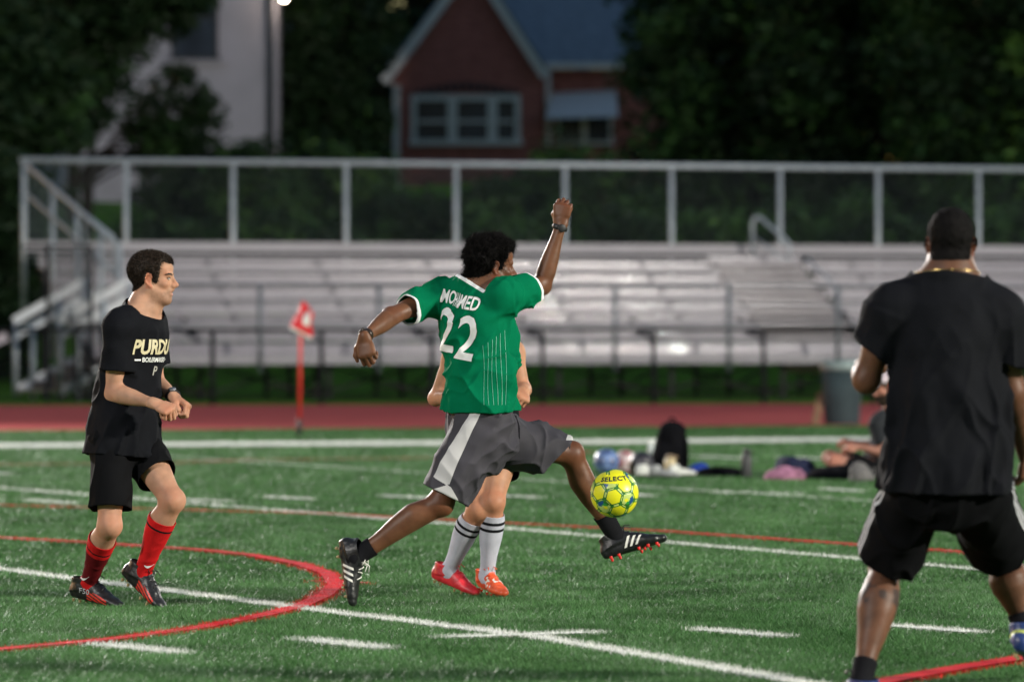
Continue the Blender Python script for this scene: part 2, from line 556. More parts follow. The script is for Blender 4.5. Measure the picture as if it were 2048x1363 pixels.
# ------------------------------------------------------------------ ground, hill, track
def hill(Y):
    return np.interp(Y, [-400, 96, 104, 118, 130, 150, 200, 420], [-0.012, -0.012, 0.7, 3.2, 5.0, 5.6, 8.0, 16.0])
gx = np.linspace(-160, 160, 81); gy = np.concatenate([np.linspace(-80, 90, 18), np.linspace(94, 210, 40), np.linspace(220, 420, 9)])
XX, YY = np.meshgrid(gx, gy, indexing='ij')
ZZ = hill(YY) + np.where(YY > 104, (vnoise(np.stack([XX.ravel()/9, YY.ravel()/9, YY.ravel()*0], 1)).reshape(XX.shape) - .5) * 0.8, 0)
gv = np.stack([XX, YY, ZZ], -1).reshape(-1, 3); ny_ = len(gy)
a_ = (np.arange(80)[:, None] * ny_ + np.arange(ny_ - 1)[None, :]).ravel()
tag(link_mesh('grass_bank', gv, np.stack([a_, a_ + ny_, a_ + ny_ + 1, a_ + 1], 1), M_lawn, smooth=True), kind='structure')

def lineY(p, q):
    (x0, y0, _), (x1, y1, _) = G(*p), G(*q)
    k = (y1 - y0) / (x1 - x0)
    return lambda X: y0 + k * (X - x0)
turf_far = lineY((0, 861), (1640, 851))
track_far = lineY((0, 810.5), (1640, 807))
def sheet(name, m, f0, f1, z, x0=-45, x1=45):
    v = [V(x0, f0(x0), z), V(x1, f0(x1), z), V(x1, f1(x1), z), V(x0, f1(x0), z)]
    return tag(link_mesh(name, v, [[0, 1, 2, 3]], m), kind='structure')
sheet('turf_field', M_infill, lambda x: -70.0, turf_far, 0.0)
sheet('running_track', M_track, turf_far, track_far, 0.004)

# ------------------------------------------------------------------ painted lines on the turf
def ground_poly(pts, dy=4.0): return [G(x, y + dy)[:2] for x, y in pts]
MARKS = []      # (name, kind of paint, list of ground points, half width, label)
def mark(name, paint, pts, w, dy=None):
    if dy is None: dy = 4.0
    MARKS.append((name, paint, ground_poly(pts, dy), w))
mark('yard_line', 'white', [(-300, 1099), (0, 1137), (600, 1215), (1070, 1272), (1700, 1380)], 0.070, 2)
mark('yard_line', 'white', [(-300, 949), (0, 974), (1000, 1055), (1990, 1140), (2350, 1172)], 0.062, 2)
mark('yard_line', 'oldwhite', [(240, 906), (360, 913), (1040, 957), (1740, 1000), (2400, 1052)], 0.065, 2)
for pts in ([(197, 1290), (350, 1306)], [(615, 1280), (762, 1297)], [(1405, 1260), (1558, 1273)], [(1780, 1252), (1945, 1265)], [(905, 1275), (1175, 1266)]):
    mark('hash_mark', 'white', pts, 0.085, 0)
for pts in ([(60, 1000), (138, 1006)], [(370, 999), (450, 1002)], [(535, 993), (615, 998)], [(768, 991), (850, 996)], [(985, 990), (1070, 995)],
            [(1235, 987), (1296, 992)], [(1435, 985), (1590, 988)], [(1655, 978), (1725, 983)], [(1830, 985), (1900, 990)]):
    mark('hash_mark', 'white', pts, 0.09, 1)
mark('hash_mark', 'oldwhite', [(-30, 945), (16, 948)], 0.09, 1)
for pts in ([(1390, 912), (1490, 917)], [(1570, 914), (1650, 918)]):
    mark('hash_mark', 'oldwhite', pts, 0.16, 1)
mark('sideline', 'white', [(-260, 894), (0, 892), (600, 888), (1040, 886), (1400, 882), (1740, 879), (2350, 873)], 0.95, 0)
mark('circle_line', 'red', [(-380, 1306), (-160, 1310), (0, 1301), (230, 1280), (400, 1257), (520, 1234), (600, 1214), (650, 1191), (672, 1170), (655, 1148), (600, 1129),
                            (500, 1111), (400, 1101), (200, 1087), (0, 1076), (-250, 1068)], 0.068, 1)
mark('arc_patch', 'red', [(650, 1196), (668, 1180), (670, 1166), (660, 1150)], 0.035, 1)
mark('cross_tick', 'red', [(620, 1164), (735, 1168)], 0.035, 1)
mark('touch_line', 'red', [(-200, 1005), (0, 1010), (650, 1027), (1320, 1062), (1960, 1107), (2300, 1128)], 0.065, 2)
mark('touch_line', 'red', [(1560, 1408), (1780, 1364), (1900, 1342), (2030, 1321), (2250, 1286)], 0.085, 1)
mark('crease_line', 'dullred', [(-200, 934), (0, 931), (350, 927), (500, 921), (890, 917), (1180, 905)], 0.14, 0)
PAINT = {'white': M_white, 'oldwhite': M_oldwhite, 'red': M_red, 'dullred': M_dullred}

def seg_dist(p, poly):
    d = np.full(len(p), 1e9)
    for a, b in zip(poly[:-1], poly[1:]):
        ab = b - a; t = np.clip(((p - a) @ ab) / (ab @ ab), 0, 1)
        d = np.minimum(d, np.linalg.norm(p - a - t[:, None] * ab, axis=1))
    return d

def make_blades():
    rng = np.random.default_rng(11)
    bands = [(14.6, 24.0, 8200, 0.0032, 0.019), (24.0, 33.0, 3200, 0.0052, 0.020), (33.0, 46.0, 1000, 0.0092, 0.022), (46.0, 62.5, 340, 0.015, 0.023)]
    R, Wd, H = [], [], []
    for y0, y1, den, w, h in bands:
        hw = 0.116 * y1 + 0.5
        n = int(den * (y1 - y0) * 2 * hw)
        p = np.stack([rng.uniform(-hw, hw, n), rng.uniform(y0, y1, n)], 1)
        p = p[np.abs(p[:, 0]) < 0.116 * p[:, 1] + 0.5]
        R.append(p); Wd.append(np.full(len(p), w)); H.append(np.full(len(p), h))
    R = np.concatenate(R); Wd = np.concatenate(Wd); H = np.concatenate(H)
    keep = R[:, 1] < turf_far(R[:, 0]); R, Wd, H = R[keep], Wd[keep], H[keep]
    n = len(R)
    patch = .5 * vnoise(np.stack([R[:, 0] * 1.3, R[:, 1] * 0.5, R[:, 0] * 0], 1)) + .5 * vnoise(np.stack([R[:, 0] * 4.1, R[:, 1] * 1.1, R[:, 0] * 0 + 7], 1))
    H = H * rng.uniform(0.65, 1.25, n) * (0.8 + 0.4 * patch)
    a = rng.uniform(0, 2 * math.pi, n); lean = rng.uniform(0.2, 1.7, n) * H
    la = a + rng.normal(0, 0.6, n) * 1.2 + 1.57
    # one flat ribbon per blade: root pair, tip leaning over
    side = np.stack([np.cos(a), np.sin(a)], 1) * Wd[:, None] / 2
    tip = R + np.stack([np.cos(la), np.sin(la)], 1) * lean[:, None]
    v = np.zeros((n, 3, 3))
    v[:, 0, :2] = R - side; v[:, 1, :2] = R + side; v[:, 2, :2] = tip; v[:, 2, 2] = H
    jit = R + rng.normal(0, 0.015, (n, 2))
    owner = np.full(n, -1)
    order = {'dullred': 0, 'red': 1, 'oldwhite': 2, 'white': 3}
    wear = vnoise(np.stack([R[:, 0] * 14, R[:, 1] * 5, R[:, 0] * 0 + 3], 1))
    for i in sorted(range(len(MARKS)), key=lambda i: order[MARKS[i][1]]):
        _, paint, poly, w = MARKS[i]
        m = seg_dist(jit, poly) < w
        keep_p = {'white': 1.3, 'red': 1.0, 'oldwhite': 0.74, 'dullred': 0.42}[paint]
        m &= rng.random(n) < keep_p * (0.82 + 0.36 * wear)
        owner[m] = i
    def blades(sel, name, mats, fm=None):
        k = len(sel)
        return link_mesh(name, v[sel].reshape(-1, 3), np.arange(3 * k).reshape(k, 3), mats, fmat=fm)
    g = np.where(owner < 0)[0]
    q_ = rng.random(len(g)) * .7 + (patch[g] - .5) * 1.1 + .5
    tone = np.where(q_ < .72, 0, np.where(rng.random(len(g)) < .91, 1, 2))
    tag(blades(g, 'turf_grass', M_blade, tone), kind='stuff')
    for i, (name, paint, poly, w) in enumerate(MARKS):
        sel = np.where(owner == i)[0]
        if not len(sel): continue
        # thin painted strip under the painted blades
        pts = [np.array([q[0], q[1]]) for q in poly]
        L, Rr = [], []
        for j, q in enumerate(pts):
            d = nrm(pts[min(j+1, len(pts)-1)] - pts[max(j-1, 0)]); nn = V(-d[1], d[0])
            L.append(q + nn * w * 0.6); Rr.append(q - nn * w * 0.6)
        z = 0.004 + 0.0004 * i
        base = np.array([[*q, z] for q in L] + [[*q, z] for q in Rr]); c = len(pts)
        bl = v[sel].reshape(-1, 3)
        faces = [np.array([[j, j + c, j + c + 1, j + 1] for j in range(c - 1)]), np.arange(len(bl)).reshape(-1, 3) + len(base)]
        tag(link_mesh(name, np.concatenate([base, bl]), faces, PAINT[paint]), kind='structure')
make_blades()

# ------------------------------------------------------------------ bleachers
TH = math.radians(15.2)
BU = V(math.cos(TH), math.sin(TH), 0); BV = V(math.sin(TH), -math.cos(TH), 0)      # along, towards the field
B0 = P(50, 655, 90.0); B0[2] = 0
BL = 24.5
def bp(u, w, z): return B0 + BU * u + BV * w + V(0, 0, z)
def pxu(px, w):                                            # distance along the stand that shows at photo column px
    k = (px - 1024) / FPX; o = B0 + BV * w
    return (k * o[1] - o[0]) / (BU[0] - k * BU[1])

def brushed(m, k):
    """horizontal brushing: each thin strip of the metal tilts up or down a little"""
    nt = m.node_tree; b = nt.nodes['Principled BSDF']
    tc = nt.nodes.new('ShaderNodeTexCoord'); sx = nt.nodes.new('ShaderNodeSeparateXYZ'); nt.links.new(tc.outputs['Object'], sx.inputs[0])
    ml = nt.nodes.new('ShaderNodeMath'); ml.operation = 'MULTIPLY'; ml.inputs[1].default_value = 900.0; nt.links.new(sx.outputs[2], ml.inputs[0])
    fl_ = nt.nodes.new('ShaderNodeMath'); fl_.operation = 'FLOOR'; nt.links.new(ml.outputs[0], fl_.inputs[0])
    wn_ = nt.nodes.new('ShaderNodeTexWhiteNoise'); wn_.noise_dimensions = '1D'; nt.links.new(fl_.outputs[0], wn_.inputs['W'])
    mr = nt.nodes.new('ShaderNodeMapRange'); mr.inputs['To Min'].default_value = -k; mr.inputs['To Max'].default_value = k; nt.links.new(wn_.outputs['Value'], mr.inputs['Value'])
    cb = nt.nodes.new('ShaderNodeCombineXYZ'); nt.links.new(mr.outputs[0], cb.inputs[2])
    ge = nt.nodes.new('ShaderNodeNewGeometry'); ad = nt.nodes.new('ShaderNodeVectorMath'); nt.links.new(ge.outputs['Normal'], ad.inputs[0]); nt.links.new(cb.outputs[0], ad.inputs[1])
    no = nt.nodes.new('ShaderNodeVectorMath'); no.operation = 'NORMALIZE'; nt.links.new(ad.outputs[0], no.inputs[0]); nt.links.new(no.outputs[0], b.inputs['Normal'])
M_alu2 = mat('riser_aluminium', (0.385, 0.35, 0.40), 0.20, spec=.20, metal=0.035, var=0.06, scale=1.5, coat=.08)  # sky reflection tinted into this colour as well, slightly lilac
brushed(M_alu2, .11)
_b = M_alu2.node_tree.nodes['Principled BSDF']; _b.inputs['Coat Roughness'].default_value = 0.035
M_alu2.node_tree.links.new(_b.inputs['Normal'].links[0].from_socket, _b.inputs['Coat Normal'])
bl = empty('bleachers', bp(BL / 2, 2.5, 0), 'long aluminium bleachers with empty bench rows behind the black fence', 'bleachers')
O = np.array(bl.location)
rowy = [520, 547, 573, 600, 627, 654, 681, 706]
AISLE = (pxu(1478, 2.5), pxu(1672, 2.5))
rng = np.random.default_rng(5)
for k, ry in enumerate(rowy):
    w = 0.55 + 0.62 * k
    Yr = bp(pxu(1100, w), w, 0)[1]
    z = CAMZ - (ry - 6 - HORY) * Yr / FPX
    u0 = 0.15 + 0.02 * k
    if k == 0: ZTOP = z
    cuts = [u0, u0 + 7.0 + rng.uniform(-.1, .1), AISLE[0], AISLE[1], AISLE[1] + 6.0, BL]
    for a, b in zip(cuts[:-1], cuts[1:]):
        if a == AISLE[0] :
            continue
        m = MB(); m.box(bp((a + b) / 2, w, z - 0.022), (b - a - 0.012, 0.25, 0.044), TH)
        m.box(bp((a + b) / 2, w + 0.122, z - 0.052), (b - a - 0.012, 0.006, 0.022), TH)
        m.build('seat_plank', M_alu, bl, O)
        m = MB(); m.box(bp((a + b) / 2, w + 0.055, z - 0.150), (b - a - 0.014, 0.016, 0.120), TH)
        m.build('riser_board', M_alu2, bl, O)
        m = MB(); m.box(bp((a + b) / 2, w + 0.33, z - 0.235), (b - a - 0.012, 0.42, 0.04), TH)
        m.build('foot_plank', M_alu, bl, O)
    # steps in the aisle
    m = MB()
    for q in (0, 1):
        zz = z - 0.235 + 0.125 * q
        m.box(bp((AISLE[0] + AISLE[1]) / 2, w + 0.42 - 0.3 * q, zz), (AISLE[1] - AISLE[0] - 0.05, 0.3, 0.035), TH)
        m.box(bp((AISLE[0] + AISLE[1]) / 2, w + 0.28 - 0.3 * q, zz - 0.066), (AISLE[1] - AISLE[0] - 0.05, 0.016, 0.096), TH)
        m.box(bp((AISLE[0] + AISLE[1]) / 2, w + 0.26 - 0.3 * q, zz - 0.12), (AISLE[1] - AISLE[0] - 0.05, 0.012, 0.14), TH)
    m.build('aisle_step', M_alu2, bl, O)
    # dark brackets at the support frames
    for j in range(11):
        u = 1.25 + 2.16 * j
        if AISLE[0] - .2 < u < AISLE[1] + .2 or u > BL - 0.2: continue
        m = MB(); m.box(bp(u, w + 0.11, z - 0.085), (0.07, 0.045, 0.065), TH); m.box(bp(u + .02, w + 0.11, z - 0.155), (0.03, 0.040, 0.084), TH)
        m.build('seat_bracket', M_bracket, bl, O)
m = MB(); m.box(bp((AISLE[0] + AISLE[1]) / 2, 0.42, ZTOP - 0.12), (AISLE[1] - AISLE[0] - 0.05, 0.02, 0.30), TH); m.build('riser_board', M_alu2, bl, O)
# walkway along the front and its fascia
WALK_W = 0.55 + 0.62 * 8 + 0.4
zw = 0.76
m = MB(); m.box(bp(BL / 2 + .2, WALK_W - 0.1, zw), (BL - 0.4, 1.0, 0.05), TH); m.build('walkway', M_alu, bl, O)
m = MB(); m.box(bp(BL / 2 + .2, WALK_W + 0.42, zw - 0.03), (BL - 0.4, 0.03, 0.17), TH); m.build('walkway_fascia', M_alu, bl, O)
m = MB(); m.box(bp(BL / 2 + .2, WALK_W - 0.6, zw + 0.15), (BL - 0.4, 0.02, 0.24), TH); m.build('riser_board', M_alu2, bl, O)
# understructure
for j in range(12):
    u = 0.3 + 2.16 * j
    m = MB()
    for w, zt in ((0.3, 2.5), (2.4, 1.6), (4.6, 0.72), (5.7, 0.70)):
        m.bar(bp(u, w, -0.02), bp(u, w, zt), 0.09, 0.09)
    m.bar(bp(u, 0.3, 2.3), bp(u, 5.7, 0.62), 0.09, 0.11)
    m.bar(bp(u, 0.3, 0.16), bp(u, 5.8, 0.16), 0.05, 0.05)
    m.build('support_frame', M_darksteel, bl, O)
    if j < 11:
        m = MB()
        for pa_, pb_ in ((bp(u + .05, 4.62, 0.08), bp(u + 2.1, 4.66, 0.66)), (bp(u + .05, 4.7, 0.66), bp(u + 2.1, 4.74, 0.08)), (bp(u + .05, 2.4, 0.1), bp(u + 2.1, 2.44, 1.5))):
            m = MB(); m.bar(pa_, pb_, 0.045, 0.045); m.build('cross_brace', M_darksteel, bl, O)

def chain_link(a, u, L, H, slope=0.0, pitch=0.075, r=0.0016):
    """two families of straight wires filling a panel that starts at a, runs along u, height H"""
    m = MB(); u = nrm(u); d = np.cross(u, V(0, 0, 1))
    for s in (1, -1):
        x = -H if s > 0 else 0.0
        while x < (L if s > 0 else L + H):
            x0, z0, x1, z1 = x, 0.0, x + s * H, H
            def clipx(xa, za, xb, zb, lim, lower):
                if (xa < lim) == lower and (xb < lim) == lower: return None
                if (xa < lim) == lower:
                    t = (lim - xa) / (xb - xa); return (lim, za + t * (zb - za), xb, zb)
                if (xb < lim) == lower:
                    t = (lim - xa) / (xb - xa); return (xa, za, lim, za + t * (zb - za))
                return (xa, za, xb, zb)
            q = clipx(x0, z0, x1, z1, 0.0, True)
            q = clipx(*q, L, False) if q else None
            if q and abs(q[3] - q[1]) > 0.01:
                off = d * (0.002 * s)
                pa = a + u * q[0] + V(0, 0, q[1] + slope * q[0]) + off; pb = a + u * q[2] + V(0, 0, q[3] + slope * q[2]) + off
                ax = nrm(pb - pa); t1 = np.cross(ax, d)
                vs = []
                for p in (pa, pb):
                    for k in range(3):
                        an = 2.094 * k; vs.append(p + r * (math.cos(an) * d + math.sin(an) * t1))
                m.add(vs, [[0, 1, 4, 3], [1, 2, 5, 4], [2, 0, 3, 5]])
            x += pitch
    return m

# guard along the back: posts, rails, mesh
ZT = CAMZ + 335 * 90 / FPX; ZL = CAMZ + 163 * 90 / FPX
post_px = [48, 252, 466, 692, 912, 1130, 1343, 1560, 1756, 1957, 2160, 2370]
for px in post_px:
    u = pxu(px, 0.0)
    m = MB(); m.tube([bp(u, 0, 1.2), bp(u, 0, ZT)], 0.052, 10); m.build('guard_post', M_galv, bl, O, True)
m = MB(); m.tube([bp(-0.1, 0, ZT), bp(BL, 0, ZT)], 0.055, 10); m.build('top_rail', M_galv, bl, O, True)
m = MB(); m.box(bp(BL / 2, 0.04, ZL), (BL, 0.05, 0.19), TH); m.build('toe_board', M_alu, bl, O)
m = MB(); m.box(bp(BL / 2, 0.10, ZL - 0.15), (BL, 0.04, 0.09), TH); m.build('dark_strip', M_black, bl, O)  # black strip drawn as the dark line below the toe board
tag(chain_link(bp(0, -0.02, ZL + .09), BU, BL, ZT - ZL - 0.12).build('chain_link', M_wire, bl, O), kind='stuff')
# sloping guard at the near end of the rows
ga, gb = P(56, 332, 89.8), P(240, 492, 85.0)
m = MB(); m.tube([ga, gb], 0.05, 8); m.build('end_rail', M_galv, bl, O, True)
m = MB(); m.tube([ga - V(0, 0, .55), gb - V(0, 0, .55)], 0.035, 8); m.build('end_rail', M_galv, bl, O, True)
for t in (0.28, 0.55, 0.8, 1.0):
    p = ga + (gb - ga) * t
    m = MB(); m.tube([p, V(p[0], p[1], 0.75)], 0.05, 8); m.build('guard_post', M_galv, bl, O, True)
gh = (gb - ga) * V(1, 1, 0)
tag(chain_link(ga - V(0, 0, 1.75), gh, np.linalg.norm(gh), 1.7, slope=(gb - ga)[2] / np.linalg.norm(gh)).build('chain_link', M_wire, bl, O), kind='stuff')
# looped hand rails at the aisle and at the near end
def hand_loop(pts, r=0.036):
    m = MB(); m.tube(pts, r, 8); m.build('hand_rail', M_galv, bl, O, True)
Yh = bp(pxu(1540, .6), .6, 0)[1]
hand_loop([P(1505, 512, Yh), P(1505, 446, Yh), P(1509, 435, Yh), P(1518, 433, Yh), P(1568, 476, Yh - .5), P(1578, 487, Yh - .6), P(1580, 520, Yh - .6)])
hand_loop([P(1507, 474, Yh), P(1572, 520, Yh - .6)], 0.022)
hand_loop([P(1612, 515, Yh - .9), P(1660, 560, Yh - 2.6), P(1671, 577, Yh - 2.8), P(1673, 640, Yh - 2.8)], 0.024)
hand_loop([P(170, 560, 86.5), P(170, 452, 86.5), P(176, 439, 86.5), P(184, 439, 86.5), P(222, 470, 86.1), P(231, 484, 86), P(233, 560, 86)])
# front guard of the walkway
for px in (285, 518, 756, 992, 1228, 1455, 1673, 1890, 2105):
    u = pxu(px, WALK_W + 0.38)
    m = MB(); m.tube([bp(u, WALK_W + 0.46, 0.5), bp(u, WALK_W + 0.46, 2.1)], 0.045, 8); m.build('guard_post', M_post, bl, O, True)
ua = pxu(262, WALK_W)
for z, r in ((2.08, 0.022), (1.72, 0.014), (1.36, 0.014), (1.02, 0.014)):
    m = MB(); m.tube([bp(ua, WALK_W + 0.46, z), bp(BL, WALK_W + 0.46, z)], r, 6); m.build('front_rail', M_post, bl, O, True)

# ------------------------------------------------------------------ stair up to the walkway
st = empty('access_stair', P(130, 800, 84.5), 'aluminium access stair with sloping double hand rails at the stand end', 'stairs')
O = np.array(st.location)
def sbar(a, b, Y0, Y1, name='hand_rail', w=0.10, h=0.15, m_=None):
    m = MB(); m.bar(P(*a, Y0), P(*b, Y1), w, h); m.build(name, m_ or M_rail, st, O)
for dY, dx in ((86.0, 0), (84.0, 90)):
    sbar((28 + dx, 642), (180 + dx, 557), dY, dY)
    sbar((27 + dx, 672), (192 + dx, 584), dY, dY)
    sbar((31 + dx, 782), (205 + dx, 690), dY, dY, 'stringer', 0.05, 0.16)
    for px, y0, y1 in ((31, 648, 790), (66, 652, 812), (118, 600, 800), (170, 566, 790)):
        m = MB(); m.tube([P(px + dx, y0, dY - .06), P(px + dx, y1, dY - .06)], 0.05, 8); m.build('rail_post', M_galv, st, O, True)
for k in range(6):
    a = P(48 + 31 * k, 779 - 16.5 * k, 86.0); b = P(138 + 31 * k, 779 - 16.5 * k, 84.0)
    m = MB(); c = (a + b) / 2; m.bar(a, b, 0.28, 0.04); m.build('stair_tread', M_alu, st, O)
    m = MB(); m.bar(a + V(.13, 0, .08), b + V(.13, 0, .08), 0.02, 0.12); m.build('stair_riser', M_darksteel, st, O)
# black steel frame beside the stair
gf = empty('gate_frame', P(110, 800, 83.0), 'black steel gate frame standing beside the access stair', 'gate')
O = np.array(gf.location)
for px, y0 in ((95, 490), (182, 490), (152, 650), (207, 650)):
    m = MB(); m.bar(P(px, y0, 83.4), P(px, 806, 83.4), 0.07, 0.07); m.build('gate_post', M_black, gf, O)
for a, b in (((48, 493), (186, 493)), ((150, 650), (210, 650)), ((150, 745), (210, 745))):
    m = MB(); m.bar(P(*a, 83.4), P(*b, 83.4), 0.06, 0.06); m.build('gate_rail', M_black, gf, O)

ca, cb = P(95, 806, 83.42), P(182, 806, 83.42)
tag(chain_link(ca, cb - ca, np.linalg.norm(cb - ca), 2.7, pitch=.05, r=.004).build('chain_link', M_black, gf, O), kind='stuff')
ca, cb = P(152, 806, 83.46), P(207, 806, 83.46)
# ------------------------------------------------------------------ black fence along the track
fy = lambda X: track_far(X) + 0.9
def fpt(px, z):
    k = (px - 1024) / FPX; X = k * 83; 
    for _ in range(4): X = k * fy(X)
    return V(X, fy(X), z)
fe = empty('black_fence', fpt(1100, 0), 'low black chain link fence running along the red track', 'fence')
O = np.array(fe.location)
for px in (-240, -20, 205, 425, 643, 864, 1085, 1307, 1527, 1746, 1966, 2190):
    m = MB(); m.tube([fpt(px, -0.02), fpt(px, 1.30)], 0.042, 8); m.build('fence_post', M_black, fe, O, True)
m = MB(); m.tube([fpt(-260, 1.27), fpt(2240, 1.27)], 0.028, 8); m.build('top_rail', M_black, fe, O, True)
m = MB(); m.tube([fpt(-260, 0.08), fpt(2240, 0.08)], 0.012, 6); m.build('bottom_wire', M_black, fe, O, True)
pa, pb = fpt(-260, 0.06), fpt(2240, 0.06)
tag(chain_link(pa, pb - pa, np.linalg.norm(pb - pa), 1.2, pitch=0.07, r=0.0030).build('chain_link', M_black, fe, O), kind='stuff')
# white barrier end at the far left
wb = MB(); wb.bar(P(-60, 705, 80), P(14, 672, 80), 0.06, 0.16); wb.bar(P(-20, 686, 80.1), P(-20, 812, 80.1), .07, .07); wb.bar(P(-55, 702, 80.1), P(-55, 812, 80.1), .07, .07)
tag(wb.build('barrier_rail', M_alu, None), 'pale sloping barrier rail cut off by the left picture edge', 'barrier')

# ------------------------------------------------------------------ houses on the bank
def window(parent, O, px0, px1, py0, py1, Y, frame_m, mull=(), rails=(), fw=0.11, depth=0.10, name='window'):
    a = P(px0, py1, Y); b = P(px1, py0, Y)
    m = MB(); y = Y - depth / 2
    m.box(((a[0]+b[0])/2, y, b[2]-fw/2), (b[0]-a[0], depth, fw)); m.box(((a[0]+b[0])/2, y - .03, a[2]+fw/2), (b[0]-a[0]+.12, depth + .06, fw))
    for x in (a[0]+fw/2, b[0]-fw/2): m.box((x, y + .002, (a[2]+b[2])/2), (fw, depth, b[2]-a[2]-2*fw))
    w = m.build(name, frame_m, parent, O)
    xs = [a[0] + fw] + [P(q, 0, Y)[0] for q in mull] + [b[0] - fw]
    for q in mull:
        mm = MB(); mm.box((P(q, 0, Y)[0], y + .004, (a[2]+b[2])/2), (fw * 1.7, depth, b[2]-a[2]-2*fw)); mm.build('mullion', frame_m, w)
    for x0, x1 in zip(xs[:-1], xs[1:]):
        mm = MB(); mm.box(((x0+x1)/2, Y - .03, (a[2]+b[2])/2), (x1-x0, 0.02, b[2]-a[2]-2*fw)); mm.build('pane', M_glass, w)
        for q in rails:
            mm = MB(); mm.box(((x0+x1)/2, Y - .055, P(0, q, Y)[2]), (x1-x0-.09, 0.03, 0.09)); mm.build('glazing_bar', frame_m, w)
    for c in w.children: c.data.transform(Matrix.Translation(-Vector(O)))
    return w

# white rendered house
Yw = 132.0
x0, x1 = P(150, 0, Yw)[0] - 4.5, P(556, 0, Yw)[0]
wh = empty('white_house', ((x0 + x1) / 2, Yw + 4, hill(Yw + 4)), 'pale rendered two storey house behind the left trees', 'house')
O = np.array(wh.location)
zt = 15.5
m = MB(); m.box(((x0 + x1) / 2, Yw + 4.5, zt / 2 + 1.5), (x1 - x0, 9, zt - 3.0)); m.build('wall', M_render, wh, O)
m = MB()
zr = zt; m.add([V(x0-.5, Yw-.6, zr), V(x1+.5, Yw-.6, zr), V(x1+.5, Yw+9.6, zr), V(x0-.5, Yw+9.6, zr), V(x0+2, Yw+4.5, zr+3.4), V(x1-2, Yw+4.5, zr+3.4)],
      [[3,2,1,0],[0,1,5,4],[1,2,5],[2,3,4,5],[3,0,4]]); m.build('roof', M_slate, wh, O)
m = MB(); m.tube([P(541, -60, Yw - .1), P(541, 300, Yw - .1)], 0.09, 8); m.build('downpipe', M_darktrim, wh, O, True)
window(wh, O, 345, 436, -52, 119, Yw, M_darktrim, rails=(36,), fw=0.09)
window(wh, O, 60, 140, -52, 119, Yw, M_darktrim, rails=(36,), fw=0.09)
m = MB(); m.bar(P(330, 124, Yw - .08), P(451, 124, Yw - .08), 0.16, 0.10); m.build('window_sill', M_render, wh, O)
lampP = P(568, -3, Yw - 0.5)
wlmp = empty('wall_lamp', lampP, 'small glowing porch lamp at the corner of the pale house', 'lamp')
m = MB(); m.tube([lampP + V(0, 0, -.06), lampP + V(0, 0, -.02), lampP + V(0, 0, .05), lampP + V(0, 0, .09)], [0.03, 0.075, 0.075, 0.03], 12)
m.build('lamp_globe', emit_mat('lamp_glow', (1.0, 0.82, 0.60), 26.0), wlmp, lampP, True)
m = MB(); m.bar(lampP + V(-0.25, .5, .12), lampP + V(0, 0, .12), 0.04, 0.05); m.box(lampP + V(0, 0, .11), (0.14, .14, .04)); m.build('lamp_bracket', M_darktrim, wlmp, lampP)

# brick house with steep gable and a slate wing
Yb = 140.0
bh = empty('brick_house', P(940, 300, Yb + 3), 'red brick house with steep gable, triple white window and slate roof', 'house')
O = np.array(bh.location)
gl, gr = P(787, 0, Yb)[0], P(1083, 0, Yb)[0]; ze = P(0, 150, Yb)[2]; pk = P(945, -62, Yb); zb0 = 4.2
m = MB()
def prism(m, pts, y0, y1):
    n = len(pts); v = [V(p[0], y0, p[1]) for p in pts] + [V(p[0], y1, p[1]) for p in pts]
    return m.add(v, [list(range(n)), list(range(n, 2*n))[::-1]] + [[(i+1) % n, i, n+i, n+(i+1) % n] for i in range(n)])
prism(m, [(gl, zb0), (gr, zb0), (gr, ze), (pk[0], pk[2]), (gl, ze)], Yb, Yb + 6); m.build('gable_wall', M_brick, bh, O)
for sx, ex, ee in ((-1, gl - 0.28, ze - .22), (1, gr + 0.12, ze - .05)):
    m = MB(); a = V(ex, Yb - .28, ee); b = V(pk[0], Yb - .28, pk[2] + 0.16)
    m.bar(a, b, 0.10, 0.30, up=(0, 1, 0)) if False else m.bar(a, b, 0.12, 0.30); m.build('bargeboard', M_trimw, bh, O)
    m = MB(); a2 = a + V(0, 0, .22); b2 = b + V(0, 0, .22)
    m.hexa([a2 + V(0,-.1,-.05), b2 + V(0,-.1,-.05), b2 + V(0,6.5,-.05), a2 + V(0,6.5,-.05), a2 + V(0,-.1,.07), b2 + V(0,-.1,.07), b2 + V(0,6.5,.07), a2 + V(0,6.5,.07)]); m.build('gable_roof', M_slate, bh, O)
m = MB(); m.box((gl + .09, Yb - .04, (zb0 + ze) / 2 - .2), (0.2, 0.08, ze - zb0 - .2)); m.build('corner_board', M_trimw, bh, O)
wr = P(1420, 0, Yb + 1)[0]
m = MB(); m.box(((gr + wr) / 2, Yb + 4.8, (zb0 + P(0, 138, Yb + 1)[2]) / 2), (wr - gr, 7.6, P(0, 138, Yb + 1)[2] - zb0)); m.build('wing_wall', M_brick, bh, O)
e0 = P(1000, 128, Yb + .6); e1 = P(1440, 128, Yb + .6); rz = P(0, -160, Yb + 5)[2]
m = MB(); m.hexa([e0 + V(-.6,0,-.08), e1 + V(0,0,-.08), V(e1[0], Yb+5.5, rz-.08), V(e0[0]-.6, Yb+5.5, rz-.08), e0 + V(-.6,0,.06), e1 + V(0,0,.06), V(e1[0], Yb+5.5, rz+.06), V(e0[0]-.6, Yb+5.5, rz+.06)])
m.build('wing_roof', M_slate, bh, O)
m = MB(); m.bar(P(1052, 132, Yb + .5), P(1440, 132, Yb + .5), 0.12, 0.16); m.build('gutter', M_trimw, bh, O)
m = MB(); m.bar(P(1096, 140, Yb + .55), P(1096, 305, Yb + .55), 0.16, 0.12); m.build('downpipe', M_trimw, bh, O)
